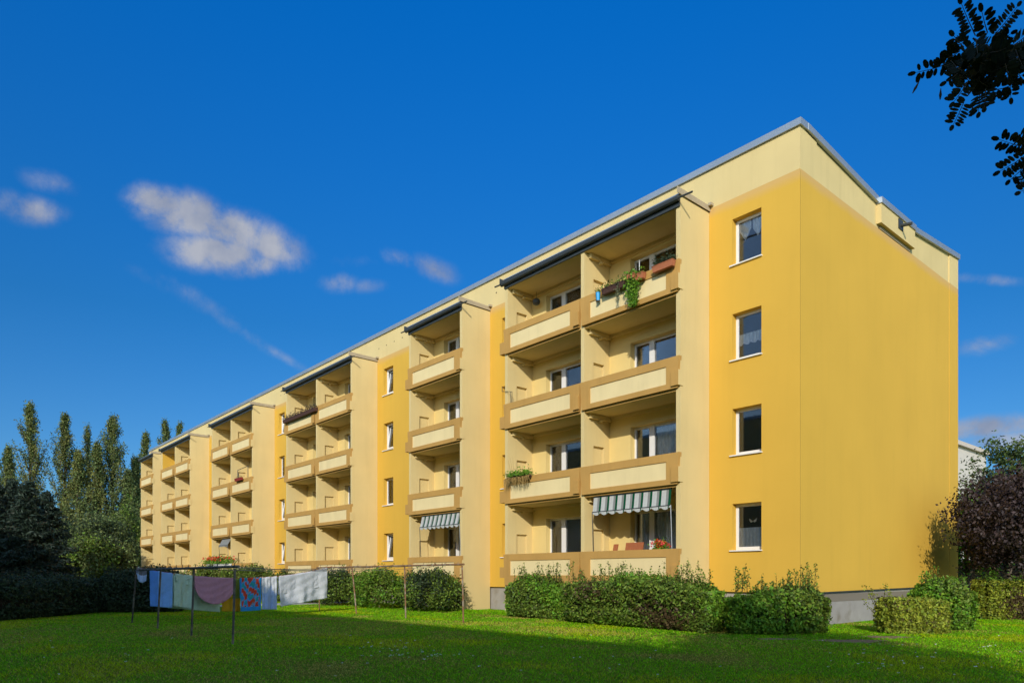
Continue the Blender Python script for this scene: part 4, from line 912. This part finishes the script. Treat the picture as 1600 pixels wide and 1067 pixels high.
planter(444, 494, 655, 640, 'long dark box of withered plants on the far top balcony', M['brownbox'], LM['purple'], 900, up=.10, spread=(.1, .12, .1), dep=.2, y=-1.65)
planter(368, 378, 748, 746, 'small red flower pot on a third floor balcony', mat('dark_red_pot', (.25, .03, .02), .6), LM['privet'], 60, up=.08)
planter(324, 360, 883, 879, 'flower box full of red geraniums under the grey awning', M['white'], LM['bright'], 1700, up=.22, spread=(.1, .2, .1), flowers=[M['red'], M['pink']], nf=70, size=.06)
planter(1023, 1041, 860, 858.5, 'red geraniums behind the parapet under the green striped awning', M['terra'], LM['bright'], 500, up=.12, y=-1.25, flowers=[M['red'], M['pink']], nf=16, size=.03)
gp = planter(795, 828, 747, 743, 'overgrown planter with drooping dry grass on the second floor left balcony', M['brownbox'], LM['bright'], 1100, up=.10, spread=(.1, .14, .1), y=-1.66, hgt=.07)
tw = MB(); VS = []
for i in range(170):
    x = rng.uniform(-.65, .65); e = np.array([x + rng.normal() * .06, -.12 + rng.normal() * .05, -rng.uniform(.08, .36)]); tw.tube([(x, -.05, .02), (x, -.13, -.02), e], [.006, .006, .003], 3)
for i in range(3):
    x = -.45 + .1 * i; tw.tube([(x, 0, 0), (x - .08, 0, .45), (x - .2 + .05 * i, 0, .75)], [.006, .005, .003], 4)
tw.build('dry_stems', mat('dry_grass', (.30, .20, .07), .9, .1), gp)
# trailing ivy
a = on_y(988, 428, -1.68); iv = thing('trailing_plant', a, 'bright green plant trailing far down over the top right parapet', 'plant'); n_ = 1500
f = rng.uniform(0, 1, n_) ** .8; wdt = .20 * np.sqrt(np.clip(1 - f, 0, 1)) + .06; P = np.column_stack([rng.normal(size=n_) * wdt * .62 + .06 * f, -.03 + rng.normal(size=n_) * .05, .10 - f * 1.12])
quads('leaves', cards(P, .042 * rng.uniform(.6, 1.2, n_), outw=np.tile([.2, -1., .3], (n_, 1)), bias=.8), LM['bright'], iv); tw = MB()
for i in range(7): tw.tube([(rng.normal() * .1, 0, .05), (rng.normal() * .1, -.03, -.5), (.05 + rng.normal() * .04, -.03, -.95)], .006, 4)
b = MB(); b.prism([(-.13, -.09, -.16), (.13, -.09, -.16), (.13, .06, -.16), (-.13, .06, -.16)], [(-.15, -.1, -.02), (.15, -.1, -.02), (.15, .07, -.02), (-.15, .07, -.02)]); b.build('pot', M['terra'], iv); tw.build('stems', LM['twig'], iv)
a = on_y(967, 446, -1.68); iv = thing('trailing_plant', a, 'thin grey green plant hanging from the brown flower box', 'plant'); f = rng.uniform(0, 1, 260); P = np.column_stack([rng.normal(size=260) * .035, -.06 + rng.normal(size=260) * .03, .12 - f * .62]); quads('leaves', cards(P, .022), leafmat('grey_green_leaf', (.20, .22, .12), .4), iv)
tw = MB(); tw.tube([(0, -.05, .1), (0, -.07, -.2), (.02, -.07, -.48)], .004, 4); tw.build('stems', LM['twig'], iv)
a = on_y(934.5, 463, -1.62); bp = thing('hanging_pot', a, 'small bright blue pot hung on the top right parapet', 'flower pot'); b = MB()
for (z0, z1, r0, r1) in ((-.14, .10, .055, .075),): b.tube([(0, 0, z0), (0, 0, z1), (0, 0, z1 + .015)], [r0, r1, r1 + .006], 14)
b.build('pot', M['blueplastic'], bp); P = np.column_stack([rng.normal(size=90) * .05, rng.normal(size=90) * .05, .12 + np.abs(rng.normal(size=90)) * .08]); quads('plant', cards(P, .024), LM['privet'], bp)
b = MB(); b.tube([(0, 0, -.165), (0, 0, -.142)], .075, 12); b.build('saucer', M['gutter'], bp)
a = on_y(999, 428, -1.45); o = MB(); o.tube([(a[0], -1.45, PT[3]), (a[0], -1.45, PT[3] + .48)], [.012, .010], 6); tag(o.build('white_pole', M['white']), 'short white pole standing on the top right parapet', 'pole')
# bracket for drying on the left wall, frame on a far balcony
a = on_y(796, 615, -1.5); b = MB(); zb_ = PT[2]
b.tube([(a[0] + .10, -1.46, zb_ - .02), (a[0] + .10, -1.46, zb_ + .42), (a[0] - .30, -1.5, zb_ + .50), (a[0] - .42, -1.5, zb_ + .52), (a[0] - .42, -1.5, zb_ + .72)], .012, 5); b.tube([(a[0] + .0, -1.46, zb_ - .02), (a[0] + .02, -1.46, zb_ + .43)], .010, 5)
tag(b.build('drying_bracket', M['gutter']), 'thin black bent bracket at the left end of a third floor parapet', 'bracket')
x0, x1 = on_y(371, 740, -1.4)[0], on_y(387, 740, -1.4)[0]; b = MB(); z0 = PT[2]
for (p_, q_) in (((x0, z0), (x0, z0 + .75)), ((x0, z0 + .75), (x1, z0 + .80)), ((x1, z0), (x1, z0 + .80)), ((x0 + .35, z0), (x0, z0 + .6))): b.tube([(p_[0], -1.38, p_[1] - .02), (q_[0], -1.38, q_[1])], .02, 5)
tag(b.build('drying_rack', M['gutter']), 'dark folding rack above the small red flower pot', 'drying rack')
a = on_y(837, 455, -.5); ln_ = thing('hanging_lantern', (on_y(838, 452, -.45)[0], -.45, 11.72), 'dark round lantern in the ceiling corner of the top left near balcony', 'lantern'); b = MB(); b.tube([(0, 0, -.14), (0, 0, -.10), (0, 0, 0), (0, 0, .08), (0, 0, .11)], [.05, .12, .15, .10, .04], 12); b.build('body', M['gutter'], ln_, smooth=True); b = MB(); b.tube([(0, 0, .10), (0, 0, .37)], .008, 5); b.build('cord', M['gutter'], ln_)
tb_ = thing('folding_table', (on_y(988, 850, -.75)[0], -.75, FL[0]), 'folded brown wooden table leaning in the ground floor balcony under the awning', 'table')
b = MB(); b.prism([(-.36, -.10, .12), (.36, -.10, .12), (.36, -.07, .12), (-.36, -.07, .12)], [(-.36, .12, 1.18), (.36, .12, 1.18), (.36, .15, 1.18), (-.36, .15, 1.18)]); b.build('tabletop', M['wood'], tb_)
for s_ in (-.3, .3): b = MB(); b.box(s_ - .02, s_ + .02, -.04, .0, 0, .9); b.build('leg', M['wood'], tb_)
b = MB(); xx = on_y(953.5, 850, -.9)[0]; b.prism([(xx - .09, -.9, FL[0]), (xx + .09, -.9, FL[0]), (xx + .09, -.86, FL[0]), (xx - .09, -.86, FL[0])], [(xx - .09, -.62, FL[0] + 1.15), (xx + .09, -.62, FL[0] + 1.15), (xx + .09, -.58, FL[0] + 1.15), (xx - .09, -.58, FL[0] + 1.15)])
tag(b.build('wooden_board', M['wood']), 'narrow brown board standing left of the folded table', 'board')

for k_, (u_, v_, rx_, ry_) in enumerate(((1330, 1001, .75, .22), (1385, 995, .55, .20), (1215, 998, .5, .12))):
    c_ = on_z(u_, v_); pts = []
    for q_ in range(26):
        w_ = 2 * math.pi * q_ / 26; rr = 1 + .22 * math.sin(3 * w_ + k_) + .14 * math.sin(7 * w_ + 2 * k_); a_, b_ = rx_ * rr * math.cos(w_), ry_ * rr * math.sin(w_) * 1.8; pts.append((c_[0] + RT[0] * a_ + FW[0] * b_, c_[1] + RT[1] * a_ + FW[1] * b_, .004))
    b = MB(); b.poly(pts); tag(b.build('bare_earth', M['earth']), None, None, None, 'structure')
    EARTH.append((c_[0], c_[1], rx_, ry_ * 1.8))
# ---------------------------------------------------------------- lawn: grass blades and small white flowers
def grass(n):
    Z = rng.uniform(7.5, 37, n); u = rng.uniform(-.95, 1.0, n) * Z
    x = CAM[0] + Z * FW[0] + u * RT[0]; y = CAM[1] + Z * FW[1] + u * RT[1]
    bare = np.zeros(n, bool)
    for (ex_, ey_, ea_, eb_) in EARTH:
        da = (x - ex_) * RT[0] + (y - ey_) * RT[1]; db = (x - ex_) * FW[0] + (y - ey_) * FW[1]; bare |= ((da / ea_) ** 2 + (db / eb_) ** 2 < rng.uniform(.3, 1.3, n))
    inside = bare | ((x < -.0) & (y > .05) & (y < 12.5) & (x > -68)); ok = ~inside & ~((x > -24.7) & (x < -22.8)); x, y, Z = x[ok], y[ok], Z[ok]; n = len(x)
    P0 = np.column_stack([x, y, np.zeros(n)])
    patch = sway(P0 + 5, .9, 1.0) + sway(P0, 2.7, .7) + rng.normal(size=n) * .25
    h = rng.uniform(.014, .042, n) * (1 + .35 * np.clip(patch, -1, 1)); h += ((y > -2.0) & (y < -1.3) & (x < 0)) * .06
    w = .0036 + .00030 * Z; a = rng.uniform(0, 2 * math.pi, n); c, s = np.cos(a), np.sin(a); lx, ly = rng.normal(size=n) * .8 * h, rng.normal(size=n) * .8 * h
    A = np.column_stack([x - c * w, y - s * w, np.zeros(n)]); B = np.column_stack([x + c * w, y + s * w, np.zeros(n)]); T = np.column_stack([x + lx, y + ly, h])
    mi = np.zeros(n, int); mi[patch > .55] = 1; mi[(patch < -.85)] = 2; dry_and_shade = np.exp(-((x - 1.2) / 2.2) ** 2 - ((y + 5.0) / .9) ** 2) + np.exp(-((x + 3.2) / 2.4) ** 2 - ((y + 5.4) / .7) ** 2) + .8 * (sway(P0 + 40, .45, 1.) > .25) * (sway(P0 + 9, 1.3, 1.) > -.2)
    dry_and_shade += .45 * np.clip((-y - 9.0) / 3, 0, 1) * (.5 + .5 * (sway(P0 + 21, .8, 1.) > 0))  # more brown blades painted into the block's shadow, so the shaded lawn looks greyer
    mi[rng.uniform(size=n) < .05 + .45 * np.clip(dry_and_shade, 0, 1)] = 2
    return np.stack([A, B, T], 1), mi
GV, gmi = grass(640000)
gl_ = [leafmat('lawn_green', (.20, .49, .003), .55, trans=.36, rough=.6, spec=.15), leafmat('lawn_yellow_green', (.41, .53, .005), .5, trans=.36, rough=.6, spec=.15), leafmat('lawn_dry_and_shade_tone', (.42, .36, .07), .5, trans=.2, rough=.7, spec=.1)]
tag(quads('lawn_grass', GV, gl_, mi=gmi, tri=True), 'short green lawn grass with yellowish and dry patches, painted browner where the block shades it', 'grass', kind='stuff')
fl = []
def spot(u, v, k=1):
    for _ in range(k):
        q_ = on_z(u + rng.normal() * 1.5, v + rng.normal() * .8); fl.append((q_[0], q_[1], .05 + rng.uniform(0, .02)))
for (u, v) in zip(rng.uniform(560, 690, 34), rng.uniform(1004, 1034, 34)): spot(u, v)
for (u, v) in zip(rng.uniform(620, 740, 14), rng.uniform(1022, 1032, 14)): spot(u, v)
for (u, v) in zip(rng.uniform(-20, 1600, 60), rng.uniform(980, 1064, 60)): spot(u, v)
for (u, v) in zip(rng.uniform(1280, 1560, 40), rng.uniform(1003, 1050, 40)): spot(u, v)
fl = np.array(fl); P = np.repeat(fl, 5, 0) + rng.normal(size=(len(fl) * 5, 3)) * (.010, .010, .003)
tag(quads('lawn_flowers', cards(P, .012, outw=np.tile([0, 0, 1.], (len(P), 1)), bias=2, asp=.8), mat('white_petal', (.72, .72, .66), .7, .2)), 'scattered small white flowers in the lawn', 'flowers', kind='stuff')
